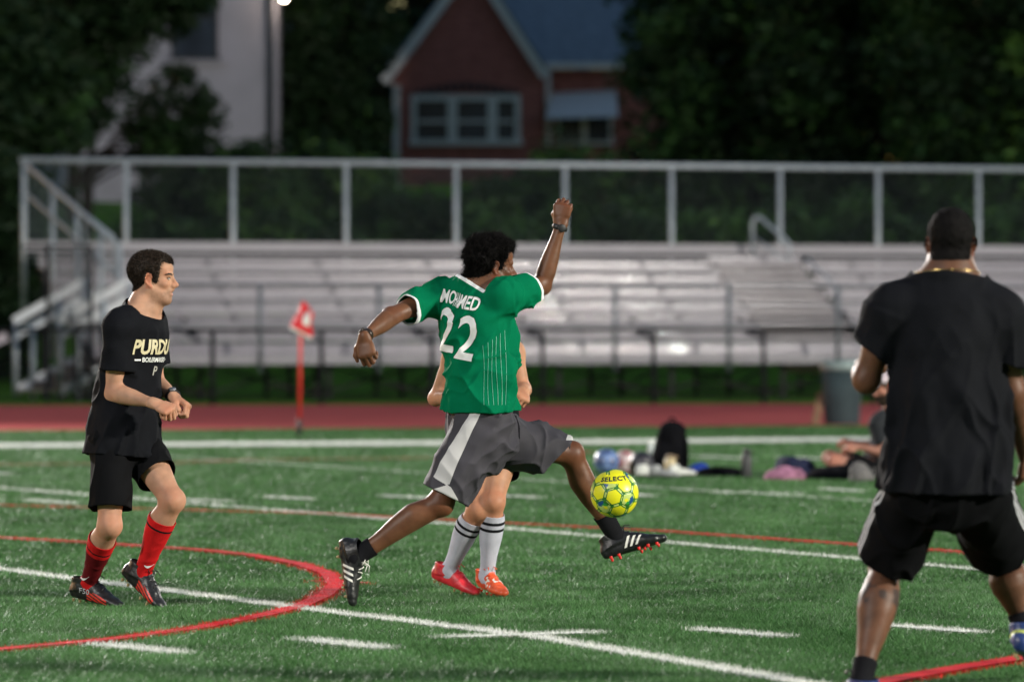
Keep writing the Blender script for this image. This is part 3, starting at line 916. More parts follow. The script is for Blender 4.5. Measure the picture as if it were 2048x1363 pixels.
window(bh, O, 822, 1041, 190, 291, Yb, M_trimw, mull=(905, 985), rails=(243,), fw=0.17)
m = MB(); aw = [P(1104, 186, Yb + .9), P(1232, 180, Yb + .9), P(1236, 232, Yb - .7), P(1092, 236, Yb - .7)]
m.hexa([aw[3] - V(0,0,.03), aw[2] - V(0,0,.03), aw[1] - V(0,0,.03), aw[0] - V(0,0,.03), aw[3], aw[2], aw[1], aw[0]]); m.build('awning', mat('awning_white', (0.74, 0.70, 0.72), 0.7, var=0.05), bh, O)
window(bh, O, 1112, 1225, 225, 290, Yb + .98, M_trimw, mull=(1168,), fw=0.1)
# arched brick head over the triple window
m = MB()
for i in range(13):
    t = i / 12; px = 838 + 190 * t; py = 188 - 15 * math.sin(math.pi * t)
    m.box(P(px, py, Yb - .04), (0.17, 0.07, 0.22))
m.build('window_arch', M_darktrim, bh, O)
# neighbour glimpsed through the leaves
nb = empty('neighbour_house', P(640, 200, 165), 'pale neighbour house glimpsed through leaves between the two houses', 'house')
O = np.array(nb.location)
m = MB(); m.box(P(640, 60, 165) + V(0, 4, -1), (2.6, 8, 9)); m.build('wall', M_render, nb, O)
m = MB(); c = P(640, -40, 165); prism(m, [(c[0]-1.9, c[2]), (c[0]+1.9, c[2]), (c[0], c[2]+2)], 164.4, 173.6); m.build('roof', M_slate, nb, O)
m = MB(); m.box(P(568, 230, 160) + V(0, 3, -.5), (1.6, 6, 2.6)); m.build('side_porch', M_brick, nb, O)

# ------------------------------------------------------------------ trees and shrubs
def leaf_cloud(centres, radii, per, size, rng, flat=0.75, tones=(0.55, 0.35, 0.10), light=None):
    """leaf-sized faces spread in clumps; returns verts, quads, tone index"""
    n = len(centres); N = n * per
    ci = np.repeat(np.arange(n), per)
    d = rng.normal(size=(N, 3)); d /= np.linalg.norm(d, axis=1, keepdims=True)
    r = rng.random(N) ** 0.45
    p = centres[ci] + d * (r * radii[ci])[:, None] * np.array([1, 1, flat])
    a = rng.normal(size=(N, 3)); a[:, 2] *= 0.5; a /= np.linalg.norm(a, axis=1, keepdims=True)
    b = np.cross(a, rng.normal(size=(N, 3))); b /= np.linalg.norm(b, axis=1, keepdims=True)
    s = size * rng.uniform(0.6, 1.3, N)
    a *= s[:, None]; b *= (s * 0.42)[:, None]
    v = np.stack([p - a, p + b, p + a, p - b], 1).reshape(-1, 3)
    cl_tone = rng.random(n) if light is None else light
    x = cl_tone[ci] * 0.88 + rng.random(N) * 0.12
    t = np.where(x < tones[0], 0, np.where(x < tones[0] + tones[1], 1, 2))
    return v, np.arange(4 * N).reshape(N, 4), t

def tree(px, Y, ztop, zlow, spread, label, group=None, clumps=120, per=170, size=0.16, lean=0.0, tones=(0.55, 0.35, 0.10), seed=0, crad=(0.7, 1.5), depth=None, cat='tree', name='broadleaf_tree', crown_px=None, tw=1.0):
    rng = np.random.default_rng(100 + seed)
    X = P(px, 0, Y)[0]; g = float(hill(Y))
    o = empty(name, (X, Y, g), label, cat, group); O = np.array([X, Y, g])
    zc, hz = (ztop + zlow) / 2, (ztop - zlow) / 2
    CX = X if crown_px is None else P(crown_px, 0, Y)[0]
    c = []
    while len(c) < clumps:
        q = rng.uniform(-1, 1, 3)
        l = np.linalg.norm(q)
        if l > 1 or rng.random() > 0.35 + 0.65 * l: continue
        w = 1.0 - 0.25 * max(q[2], 0)
        c.append(V(CX + lean * q[2] + q[0] * spread * w, Y + q[1] * (depth or spread) * 0.8 * w, zc + q[2] * hz))
    c = np.array(c); rad = rng.uniform(*crad, clumps)
    m = MB(); h = zlow + 0.55 * hz
    m.tube([V(X, Y, g - .2), V(X + .1, Y, g + (h - g) * .35), V(X - .08, Y, g + (h - g) * .7), V(X * .4 + CX * .6, Y, h)], [.34 * tw, .25 * tw, .21 * tw, .12 * tw], 9)
    for k in rng.choice(clumps, min(14, clumps), replace=False):
        b = V(X, Y, g + (h - g) * rng.uniform(.45, .95)); e = c[k]
        m.tube([b, b * .5 + e * .5 + V(0, 0, .3), e], [.11 * tw, .07 * tw, .03 * tw], 6)
    m.build('trunk', M_bark, o, O, True)
    v, f, t = leaf_cloud(c, rad, per, size, rng, tones=tones)
    link_mesh('crown', v, f, M_leaf, o, O, fmat=t)
    return o
DK = (0.86, 0.13, 0.01)
tree(-120, 112, 13.5, 2.0, 3.2, 'dark tree filling the left edge of the picture', clumps=150, per=170, size=.19, tones=DK, seed=1)
tree(50, 119, 14.5, 5.2, 2.5, 'dark broad tree standing in front of the pale house', clumps=170, per=170, size=.19, tones=DK, seed=2)
tree(165, 122, 8.2, 5.0, 1.25, 'drooping small tree low against the pale house wall', clumps=30, per=110, size=.15, tones=DK, seed=3, crad=(.4, .8), crown_px=345, tw=.45)
tree(175, 120, 13.0, 9.8, 2.3, 'thin spreading tree whose branch hangs past the dark house window', clumps=40, per=110, size=.14, tones=DK, seed=4, crad=(.3, .7), crown_px=290, tw=.35)
tree(140, 118, 13.5, 7.9, 2.6, 'high dark canopy hanging over the top of the pale house', clumps=90, per=170, size=.18, tones=DK, seed=14, crad=(.5, 1.1), crown_px=215, tw=.6)
tree(800, 156, 20.0, 4.0, 3.4, 'tall dark tree rising behind the left slope of the brick gable', clumps=150, per=170, size=.24, tones=DK, seed=15, crad=(.9, 1.7))
tree(400, 122, 5.6, 3.6, 1.5, 'rounded dark shrub under the pale house wall', clumps=36, per=170, size=.14, tones=DK, seed=5, crad=(.4, .8), cat='shrub', name='shrub')
tree(668, 134, 14.0, 4.5, 1.45, 'dark slender tree standing between the pale and brick houses', clumps=120, per=170, size=.17, tones=DK, seed=6, crad=(.5, 1.0))
tree(590, 142, 16.0, 8.5, 2.0, 'high sparse tree behind the pale house corner', clumps=36, per=120, size=.17, tones=DK, seed=7, crad=(.4, .8))
tree(1390, 131, 15.0, 3.5, 1.9, 'leafy tree with lighter green sprays beside the slate roof', clumps=110, per=160, size=.17, tones=(.40, .42, .18), seed=8, crad=(.5, 1.1))
tree(1500, 124, 14.5, 3.0, 2.8, 'broad dark tree right of the slate roof', clumps=150, per=170, size=.18, tones=(.62, .33, .05), seed=9)
tree(1760, 121, 15.0, 3.0, 3.0, 'broad dark tree above the stand in the right part of the picture', clumps=160, per=170, size=.18, tones=(.60, .35, .05), seed=10)
tree(2020, 117, 15.0, 3.0, 2.8, 'tall tree at the right picture edge with lighter green sprays', clumps=150, per=170, size=.18, tones=(.50, .38, .12), seed=12)  # lighter sprays are leaf colours drawn at random per clump
tree(1310, 133, 14.2, 10.2, 1.0, 'light green branch tree overhanging the slate roof', clumps=22, per=90, size=.14, tones=(.3, .5, .2), seed=13, crad=(.35, .7), tw=.3, crown_px=1225)
tree(-10, 99, 5.2, .3, 1.5, 'dense dark bush at the left end of the stand beside the stair', clumps=70, per=150, size=.14, tones=DK, seed=16, crad=(.4, .9), cat='shrub', name='shrub')
sh = [(505, 121, 6.2, 3.0, 1.3, 1), (620, 120, 6.0, 2.9, 1.2, 1), (730, 119, 6.1, 2.6, 1.1, 1), (860, 117, 4.6, 2.4, 1.3, 0), (985, 116, 4.8, 2.3, 1.2, 0), (1110, 118, 5.9, 2.5, 1.2, 1),
      (1200, 115, 5.7, 2.2, 1.3, 1), (430, 110, 3.9, 1.4, 1.6, 0), (560, 109, 3.8, 1.3, 1.3, 1), (690, 108, 3.6, 1.2, 1.2, 0), (960, 108, 3.7, 1.2, 1.2, 0), (1090, 109, 3.9, 1.2, 1.3, 1), (1240, 108, 3.9, 1.2, 1.4, 0), (1400, 108, 4.0, 1.2, 1.4, 0), (1560, 108, 4.0, 1.2, 1.4, 0), (1730, 108, 4.1, 1.2, 1.4, 0), (1900, 108, 4.1, 1.2, 1.4, 0), (2070, 108, 4.1, 1.2, 1.4, 0), (300, 110, 3.7, 1.4, 1.3, 0)]
where = ['below the corner of the pale house', 'between the pale house and the dark gap', 'left of the brick gable corner', 'under the triple window', 'under the right end of the triple window', 'under the white downpipe of the brick house', 'under the white awning',
         'behind the third panel of the mesh guard', 'behind the panel left of the red corner flag post', 'behind the mesh guard above the corner flag', 'behind the raised arm player head', 'behind the raised fist', 'right of the raised fist behind the mesh guard', 'behind the mesh left of the looped rail', 'behind the looped aisle rail', 'behind the mesh right of the looped rail', 'behind the head of the player in black', 'at the right edge behind the mesh guard', 'behind the mesh panel nearest the sloping end rail']
for i, (px, Y, zt_, zl_, sp, br) in enumerate(sh):
    tree(px, Y, zt_, zl_, sp, ('bright green shrub ' if br else 'dark green shrub ') + where[i], 'shrubs along the bank behind the stand', clumps=34, per=120, size=.13,
         tones=(.30, .52, .18) if br else (.62, .33, .05), seed=30 + i, crad=(.4, .8), cat='shrub', name='shrub')
# the wood beyond the houses reads as one mass
rng = np.random.default_rng(77)
n = 900
c = np.stack([rng.uniform(-34, 34, n), rng.uniform(176, 190, n), np.abs(rng.normal(0, 1, n)) * 0 + rng.uniform(6, 31, n)], 1)
v, f, t = leaf_cloud(c, rng.uniform(1.6, 3.0, n), 90, 0.42, rng, tones=DK)
tag(link_mesh('far_wood', v, f, M_leaf, fmat=t), kind='stuff')

# ------------------------------------------------------------------ floodlight masts of the ground (outside the picture)
def mast(x, y, h, aim, power, label, heads=2, tint=(1.0, 0.95, 0.88), cone=62, blend=0.6, spread=1.6):
    o = empty('floodlight_mast', (x, y, 0), label, 'floodlight', 'floodlight masts around the ground'); O = V(x, y, 0)
    m = MB(); m.tube([V(x, y, -.1), V(x, y, h)], [.28, .14], 12); m.build('pole', M_galv, o, O, True)
    d = nrm(np.array(aim) - V(x, y, h)); s = nrm(np.cross(d, V(0, 0, 1)))
    m = MB(); m.bar(V(x, y, h - .3) - s * 2.6, V(x, y, h - .3) + s * 2.6, .14, .14); m.build('crossarm', M_galv, o, O)
    tints = [(1.0, 0.96, 0.82), (1.0, 0.86, 0.76), (0.94, 1.0, 0.88), (1.0, 0.95, 0.88)]
    for k in range(heads):
        p = V(x, y, h + .1) + s * (k - (heads - 1) / 2) * spread
        m = MB(); q = p - d * .35
        m.tube([q - d * .25, q, p - d * .02], [.12, .26, .33], 14); m.build('lamp_head', M_darksteel, o, O, True)
        m = MB(); m.tube([p - d * .012, p], [.30, .30], 16); m.build('lamp_lens', emit_mat('floodlight_lens', tint, 40.0), o, O, True)
        ld = bpy.data.lights.new('floodlight_beam', 'SPOT'); ld.energy = power / heads; ld.spot_size = math.radians(cone); ld.spot_blend = blend
        ld.shadow_soft_size = 0.30; ld.color = tints[k % 4] if heads > 2 else tint
        lo = bpy.data.objects.new('floodlight_beam', ld); COL.objects.link(lo)
        lo.location = tuple(p + d * .12 - O); lo.parent = o
        lo.rotation_euler = Vector(tuple(-d)).to_track_quat('Z', 'Y').to_euler()
    return o
mast(61, -6, 22, (0, 34, 0), 94000, 'near right floodlight mast lighting the pitch', heads=3, tint=(1, .97, .93), cone=80, blend=.5, spread=2.3)
mast(-34, -14, 22, (0, 26, 0), 20000, 'near left floodlight mast lighting the pitch', heads=2, tint=(1, .95, .89), cone=66)
mast(-34, 88, 22, (0, 24, 0), 70000, 'far left floodlight mast lighting the pitch', heads=2, tint=(1, .95, .90), cone=50)
mast(46, 108, 22, (0, 22, 0), 15000, 'far right floodlight mast lighting the pitch', heads=2, tint=(1, .95, .88), cone=50)
# ------------------------------------------------------------------ people
def skin(name, c, rough=0.42, var=0.10, tone=None):
    m = mat('skin_' + name, c, rough + .11, var=var + .06, scale=16, bump=0.30, bscale=16, spec=0.26, sss=0.10)
    c = np.array(c)
    blend_attr(m, 'blush', c * V(1.02, .72, .66), False)
    blend_attr(m, 'tone', tuple(c * .62) if tone is None else tone, False)
    return m
def cloth(name, c, rough=0.9, sheen=0.0, bump=0.2, var=0.10, bscale=350, spec=0.08):
    return mat('cloth_' + name, c, max(rough, .7), var=var, scale=14, bump=bump, bscale=bscale, sheen=0.0, spec=spec)

class HalfSpace:
    def __init__(self, pt, n, rad):
        self.p = np.asarray(pt, float); self.n = nrm(n); self.lo = self.p - rad; self.hi = self.p + rad
    def ev(self, X, Y, Z):
        return (X - self.p[0]) * self.n[0] + (Y - self.p[1]) * self.n[1] + (Z - self.p[2]) * self.n[2]

def hand_prims(w, d, dors, side, curl, s=1.0, thumb='fist', spread=0.0):
    """palm, four unequal fingers with three bends each, and a thumb; side -1 right hand, +1 left hand"""
    y = nrm(d); z = np.asarray(dors, float); z = nrm(z - (z @ y) * y); x = np.cross(y, z)
    L = lambda a, b, c: w + s * (a * x + b * y + c * z)
    pr = [Loft(L(0, -.015, 0), L(0, .082, 0), z, [(0, .026*s, .019*s), (.35, .034*s, .017*s), (1, .040*s, .0135*s)], cap=.012*s)]
    fing = []
    lens = [(.044, .025, .020), (.049, .029, .021), (.046, .027, .021), (.036, .020, .018)]
    for i in range(4):
        xo = side * (.031 - .0207 * i)
        yo = [.086, .091, .087, .078][i]
        p = L(xo, yo, -.001); ang = 0.0; r = [.0098, .0102, .0096, .0084][i] * s
        pr.append(Cap(L(xo * .85, .045, 0), p, .010 * s, r * 1.08))
        for k in range(3):
            ang += curl[k] * (1 + 0.06 * (i - 1.5))
            sp = side * (1.5 - i) * spread
            dirv = math.cos(ang) * (y + sp * x) - math.sin(ang) * z
            q = p + nrm(dirv) * lens[i][k] * s
            fing.append(Cap(p, q, r * (1.06 if k == 1 else 1), r * .93)); p = q; r *= .93
    b = L(side * .024, .012, -.010)
    if thumb == 'fist':
        t = [b, L(side * .043, .045, -.024), L(side * .038, .072, -.040), L(side * .014, .082, -.050)]
    elif thumb == 'out':
        t = [b, L(side * .050, .040, -.016), L(side * .062, .070, -.020), L(side * .060, .096, -.024)]
    else:
        t = [b, L(side * .044, .045, -.022), L(side * .046, .078, -.032), L(side * .038, .102, -.040)]
    rr = [.0150, .0125, .0112, .0088]
    pr += [Cap(t[k], t[k+1], rr[k] * s, rr[k+1] * s) for k in range(3)]
    return pr, fing

def head_prims(c, hf, hu, s, face=True):
    f = nrm(hf); u = np.asarray(hu, float); u = nrm(u - (u @ f) * f); r = np.cross(f, u)
    L = lambda a, b, d: c + s * (a * r + b * f + d * u)
    R = np.stack([r, f, u])
    A = [Ell(L(0, -.014, .034), V(.0755, .098, .086) * s, R), Ell(L(0, .032, -.030), V(.063, .064, .085) * s, R),
         Ell(L(0, .034, -.084), V(.050, .050, .034) * s, R), Ell(L(0, .048, .055), V(.058, .050, .042) * s, R)]
    for q in (-1, 1):
        A += [Cap(L(q*.053, -.002, -.05), L(q*.022, .070, -.103), .024 * s, .016 * s)]
    A.append(Ell(L(0, .077, -.104), V(.021, .017, .016) * s, R))
    B = []
    if face:
        B = [Cap(L(-.036, .083, .022), L(.036, .083, .022), .0125 * s), Cap(L(0, .094, .014), L(0, .116, -.024), .0080 * s, .0108 * s),
             Ell(L(0, .118, -.029), V(.0105, .0115, .0095) * s, R), Cap(L(0, .090, -.028), L(0, .096, -.05), .014 * s, .014 * s)]
        for q in (-1, 1):
            B += [Ell(L(q*.0125, .104, -.034), V(.0085, .0105, .0075) * s, R), Ell(L(q*.042, .064, -.024), V(.024, .026, .020) * s, R)]
        B += [Cap(L(-.017, .092, -.0585), L(.017, .092, -.0585), .0085 * s), Cap(L(-.014, .092, -.0745), L(.014, .092, -.0745), .0088 * s)]
    E = []
    for q in (-1, 1):
        e = L(q * .078, -.004, -.012)
        Re = np.stack([nrm(r + q * -.45 * f * -1 * q * q), nrm(f), u]) if False else R
        E += [Cap(L(q*.0745, .006, -.040), L(q*.0765, .002, -.036), .0085 * s)]
        ring = [(.010, .014), (.004, .026), (-.010, .030), (-.020, .020), (-.022, .004), (-.016, -.012), (-.004, -.026), (.006, -.034)]
        for (a1, b1), (a2, b2) in zip(ring[:-1], ring[1:]):
            E.append(Cap(L(q*(.076 + .012*max(0, -a1*45)), a1 + .002, b1 - .010), L(q*(.076 + .012*max(0, -a2*45)), a2 + .002, b2 - .010), .0052 * s))
        E.append(Ell(L(q*.075, -.006, -.010), V(.006, .018, .026) * s, R))
    cuts = []
    if face:
        for q in (-1, 1): cuts.append(Ell(L(q*.031, .101, .001), V(.0150, .0125, .0080) * s, R))
        cuts.append(Cap(L(-.022, .105, -.0665), L(.022, .105, -.0665), .0052 * s))
    return A, B, E, cuts, L, R

SK_UP = [(0, .056, .058), (.2, .053, .058), (.5, .047, .052), (.8, .040, .044), (1, .039, .041)]
SK_FORE = [(0, .040, .042), (.2, .046, .044), (.45, .041, .039), (.75, .030, .027), (1, .0275, .0215)]
SK_THIGH = [(0, .088, .095), (.3, .084, .090), (.6, .070, .074), (.85, .056, .060), (1, .053, .057)]
SK_SHIN = [(0, .053, .056, 0, 0), (.12, .052, .056, 0, -.004), (.28, .060, .063, 0, -.016), (.48, .052, .055, 0, -.013), (.72, .036, .041, 0, -.004), (.9, .032, .037, 0, -.002), (1, .033, .039, 0, -.002)]
def sc_rows(rows, m, add=0.0):
    return [(r[0],) + tuple(x * m + add for x in r[1:3]) + tuple(x * m for x in r[3:]) for r in rows]

class Person:
    def __init__(self, base, label, cat='person', h=0.004, group=None):
        self.base = np.asarray(base, float); self.h = h
        self.root = empty('person', base, label, cat, group)
    def link(self, name, v, f, m, parent=None, fmat=None, smooth=True):
        return link_mesh(name, v, f, m, parent or self.root, self.base, smooth, fmat)

    def body(self, J, sk, size=1.0, arm=1.0, leg=1.0, torso=1.0, head=1.0, face=True, hands=None, neck_r=.056, tone=None, shin=None):
        self.J = J; S = SDF(); j = lambda k: np.asarray(J[k], float)
        N, Hc = j('neck'), (j('hipR') + j('hipL')) / 2
        W = Hc * .60 + N * .40 + np.asarray(J.get('bend', (0, 0, 0)), float)
        self.N, self.H, self.W = N, Hc, W
        cf, pf = nrm(J['cf']), nrm(J['pf']); self.cf, self.pf = cf, pf
        self.torso = torso
        t = torso
        tor = [Loft(W, N, cf, sc_rows([(0, .130, .094), (.3, .142, .106), (.55, .158, .114), (.8, .150, .100), (1, .080, .066)], t)),
               Loft(Hc - nrm(W - Hc) * .07, W, pf, sc_rows([(0, .140, .105), (.4, .155, .114), (1, .130, .094)], t))]
        up = nrm(j('head') - N)
        hb = j('head') - nrm(J['hu']) * .075 * head - nrm(J['hf']) * .022 * head
        for q in 'RL':
            tor += [Cap(N + up * .035, N * .2 + j('sh' + q) * .8, .045 * t, .042 * t), Ell(j('sh' + q), V(.062, .062, .062) * arm)]
        S.group(tor, .06, .05)
        S.group([Loft(N - up * .05, hb, J['hf'], [(0, neck_r * 1.2, neck_r * 1.15), (.4, neck_r, neck_r * 1.02), (1, neck_r * .97, neck_r)])], .02, .045)
        A, B, E, cuts, self.HL, self.HR = head_prims(j('head'), J['hf'], J['hu'], head, face)
        self.hs = head; self.hc = j('head')
        S.group(A, .028, .03)
        if B: S.group(B, .014, .014)
        S.group(E, .005, .006)
        for c in cuts: S.cut(c, .006)
        for q in 'RL':
            s, e, w = j('sh' + q), j('el' + q), j('wr' + q)
            bend = nrm((e - s) / np.linalg.norm(e - s) - (w - e) / np.linalg.norm(w - e) + V(.001, .002, .001))
            S.group([Loft(s, e, -bend, sc_rows(SK_UP, arm)), Loft(e, w, -bend, sc_rows(SK_FORE, arm)), Ell(e + bend * .012, .034 * arm)], .02, .035)
            if hands and q in hands:
                hd = hands[q]
                pr, fi = hand_prims(w, hd['d'], hd['n'], -1 if q == 'R' else 1, hd.get('curl', (1.35, 1.6, .9)), hd.get('s', 1.0), hd.get('thumb', 'fist'), hd.get('spread', 0))
                S.group(pr, .014, .018); S.group(fi, .0015, .005)
            hp, k, a = j('hip' + q), j('kn' + q), j('an' + q)
            front = nrm((k - hp) / np.linalg.norm(k - hp) - (a - k) / np.linalg.norm(a - k) + pf * .35)
            S.group([Loft(hp, k, front, sc_rows(SK_THIGH, leg)), Loft(k, a, front, sc_rows(shin or SK_SHIN, leg)), Ell(k + front * .014, .046 * leg)], .025, .03)
            td = nrm(J['toe' + q]); S.group([Cap(a, a + td * .12 - nrm(J['up' + q]) * .04, .034, .022)], .02, .03)
            J['front' + q] = front
        v, f = S.mesh(self.h)
        v = relax(v, f, 1, .35)
        self.bv, self.bf = v, f
        self.ob = self.link('body', v, f, sk)
        bl_ = np.zeros(len(v))
        for q in 'RL':
            for pt, r, w in ((j('kn' + q), .085, .7), (j('el' + q), .06, .6), (j('wr' + q) + nrm(j('wr' + q) - j('el' + q)) * .10, .075, .55)):
                bl_ = np.maximum(bl_, w * np.clip(1.3 - np.linalg.norm(v - pt, axis=1) / r, 0, 1))
        Lh = self.local(v); nh = np.linalg.norm(Lh, axis=1) < .17
        ear = nh & (np.abs(Lh[:, 0]) > .074) & (np.abs(Lh[:, 1]) < .04) & (Lh[:, 2] > -.055)
        bl_ = np.maximum(bl_, np.where(ear, .9, 0)); bl_ = np.maximum(bl_, np.where(nh, .4 * np.clip(1.3 - np.linalg.norm(Lh - V(0, .115, -.03), axis=1) / .03, 0, 1), 0))
        bl_ = np.maximum(bl_, np.where(nh, .5 * np.clip(1.2 - np.linalg.norm(np.abs(Lh) - V(.045, .07, .03), axis=1) / .035, 0, 1), 0))
        set_attr(self.ob, 'blush', np.clip(bl_ * (.6 + .8 * vnoise(v * 40)) + .35 * np.clip(vnoise(v * 22 + 4) - .55, 0, 1), 0, 1))
        if tone: set_attr(self.ob, 'tone', np.clip(tone(v), 0, 1))
        return self

    def local(self, p): return ((p - self.hc) @ self.HR.T) / self.hs

    def hair(self, zlow, thick, m, rough=0.002, freq=120, strands=4000, slen=.01, curl=0.0, name='hair', ymax=.2, width=.0016, extra=None):
        """hair grows from the scalp faces above the hairline zlow(y)"""
        v, f = self.bv, self.bf
        near = np.linalg.norm(v - self.hc, axis=1) < .17 * self.hs
        L = self.local(v)
        mk = L[:, 2] - np.interp(L[:, 1], *zlow)
        ear = np.sqrt(((np.abs(L[:, 0]) - .080) / .016) ** 2 + ((L[:, 1] + .004) / .025) ** 2 + ((L[:, 2] + .010) / .037) ** 2) - 1
        mk = np.minimum(mk, ear * .03)
        if extra is not None: mk = np.minimum(mk, extra(L))
        mk[~near] = -1
        k = (mk[f] > 0).any(1) & near[f].all(1)
        ff = f[k]; n = vnormals(v, f)
        T = thick(L) if callable(thick) else thick
        t = np.clip(mk / .022, 0, 1); t = t * t * (3 - 2 * t)
        off = np.where(mk > 0, .0012 + T * t, -.001) + rough * (vnoise(v * freq) - .5) * 2 * t + rough * 1.2 * (vnoise(v * freq * .45 + 9) - .5) * 2 * t
        hv, hf2 = compact(v + n * off[:, None], ff)
        o = self.link(name, hv, hf2, m)
        if strands:
            rng = np.random.default_rng(len(hv))
            q = rng.choice(len(hf2), min(strands, len(hf2) * 3))
            c = fcent(hv, hf2)[q]; nn = vnormals(hv, hf2)[hf2[q, 0]]
            d = nn + rng.normal(0, .45 + curl, (len(q), 3)); d /= np.linalg.norm(d, axis=1, keepdims=True)
            l = slen * rng.uniform(.5, 1.3, len(q))
            s = np.cross(d, rng.normal(size=(len(q), 3))); s /= np.linalg.norm(s, axis=1, keepdims=True) + 1e-9
            c = c - nn * .002
            mid = c + d * (l * .5)[:, None]; tip = mid + (d + rng.normal(0, .3 + 1.5 * curl, (len(q), 3))) * (l * .5)[:, None]
            vv = np.stack([c - s * width / 2, c + s * width / 2, mid + s * width * .4, mid - s * width * .4, tip], 1).reshape(-1, 3)
            i = np.arange(len(q))[:, None] * 5
            F = [np.concatenate([i, i + 1, i + 2, i + 3], 1), np.concatenate([i + 3, i + 2, i + 4], 1)]
            st = link_mesh('hair_strands', vv, F, m, o, self.base)
            tag(st, kind='stuff')
        return o

    def patch(self, name, fn, off, m, rough=0, freq=300):
        """thin layer over body faces chosen by fn(local head coordinates)"""
        v, f = self.bv, self.bf
        near = np.linalg.norm(v - self.hc, axis=1) < .17 * self.hs
        k = np.zeros(len(v), bool); k[near] = fn(self.local(v[near]))
        ff = f[k[f].all(1)]
        if not len(ff): return
        n = vnormals(v, f)
        hv, hf2 = compact(v + n * (off + rough * (vnoise(v * freq) - .3))[:, None], ff)
        return self.link(name, hv, hf2, m)

    def shirt(self, m, ease=.022, sleeve=.62, srad=(.082, .086), hem=-.10, hem_ease=.0, collar=.03, folds_=None, h=.006, trim_m=None, trim_w=.016, rows=None, prows=None, sl_tilt=None, crad=.085, arm=1.0, extra=None, sides='RL', collar_fwd=0.0, kk=(.03, .035), tank=False, srads=None):
        J = self.J; j = lambda k: np.asarray(J[k], float); S = SDF(); t = self.torso
        N, W, H = self.N, self.W, self.H; up = nrm(j('head') - N)
        axd = nrm(W - H)
        rows = rows or [(0, .142, .108), (.3, .150, .116), (.55, .163, .120), (.8, .152, .104), (1, .078, .066)]
        prows = prows or [(0, .170 + hem_ease, .135 + hem_ease), (.5, .165, .128), (1, .142, .108)]
        pr = [Loft(W, N, self.cf, sc_rows(rows, t, ease * .6)), Clip(Loft(H + axd * (hem - .06), W, self.pf, sc_rows(prows, t, ease * .6)), [(H + axd * hem, -axd)])]
        for q in 'RL':
            if tank: continue
            pr += [Cap(N + up * .034, N * .2 + j('sh' + q) * .8, .045 * t + .017, .044 * t + .020), Ell(j('sh' + q), .064 * arm + .009)]
        if extra: pr += extra
        S.group(pr, .06, .04)
        ends = {}
        for q in sides:
            s, e = j('sh' + q), j('el' + q); a = nrm(e - s)
            L = np.linalg.norm(e - s) * sleeve
            sr = (srads or {}).get(q, srad)
            tl = np.asarray((sl_tilt or {}).get(q, (0, 0, 0)), float)
            ends[q] = (s + a * L, nrm(a + tl))
            S.group([Clip(Loft(s, s + a * (L + .07), self.cf, [(0, sr[0], sr[0]), (1, sr[1], sr[1] * 1.05)], cap=.02), [ends[q]])], kk[0], kk[1])
        v, f = S.mesh(h)
        v, f = open_ends(v, f, [(H + axd * hem, -axd, .34)] + [(*ends[q], .14) for q in sides], h)
        v, f = compact(v, f)
        n = vnormals(v, f)
        if folds_: v = v + n * np.maximum(folds_(v) + .001, -.006)[:, None]
        cp = N + up * collar
        cn = nrm(up + self.cf * collar_fwd)
        v, f = trim(v, f, cp, cn, crad + .05)
        v = relax(v, f, 1, .3)
        v = smooth_rim(v, f, 4)
        o = self.link('shirt', v, f, m)
        if trim_m:
            tr = np.full(len(v), -1.0)
            for q in sides:
                d = (v - ends[q][0]) @ ends[q][1] + trim_w
                tr = np.maximum(tr, np.where(np.linalg.norm(v - ends[q][0], axis=1) < .14, d, -1))
            tr = np.maximum(tr, np.where(np.linalg.norm(v - cp, axis=1) < crad + .05, (v - cp) @ cn + trim_w, -1))
            set_attr(o, 'trim', tr)
        solidify(o, .004)
        self.sv, self.sf, self.so = v, f, o
        self.sbvh = bvh_of(v, f)
        return o

    def shorts(self, m, top=.06, length={'R': .80, 'L': .80}, r0=.112, r1=.118, folds_=None, h=.006, slots=None, prows=None, tilt=None, sq=1.12, lrows=None, kj=.03):
        J = self.J; j = lambda k: np.asarray(J[k], float); S = SDF(); t = self.torso
        H, W = self.H, self.W; axd = nrm(W - H)
        prows = prows or [(0, .160, .130), (.5, .160, .128), (1, .138, .104)]
        S.group([Clip(Loft(H - axd * .05, H + axd * (top + .05), self.pf, sc_rows(prows, t, .006)), [(H + axd * top, axd)])], .05, .04)
        ends = {}
        for q in 'RL':
            hp, k = j('hip' + q), j('kn' + q); a = nrm(k - hp); L = np.linalg.norm(k - hp) * length[q]
            tl = np.asarray((tilt or {}).get(q, (0, 0, 0)), float)
            ends[q] = (hp + a * L, nrm(a + tl))
            S.group([Clip(Loft(hp - axd * .015, hp + a * (L + .16), J['front' + q], (lrows or {}).get(q) or [(0, r0, r0 * sq), (.5, (r0 + r1) / 2, (r0 + r1) / 2 * sq), (1, r1, r1 * sq)], cap=.085), [ends[q], (H + axd * top, axd)])], .02, kj)
        v, f = S.mesh(h)
        v, f = open_ends(v, f, [(H + axd * top, axd, .3)] + [(*ends[q], r1 * sq + .10) for q in 'RL'], h)
        v, f = compact(v, f)
        n = vnormals(v, f)
        if folds_:
            fade = np.clip(((H + axd * (top + .01) - v) @ axd) / .08, 0, 1)
            v = v + n * (np.maximum(folds_(v), -.009) * fade)[:, None]
        v = relax(v, f, 1, .3)
        v = smooth_rim(v, f, 4)
        self.pv, self.pf_ = v, f; self.pends = ends
        o = self.link('shorts', v, f, m)
        if slots: set_attr(o, 'trim', slots(v))
        solidify(o, .004)
        self.pbvh = bvh_of(v, f); self.po = o
        return o

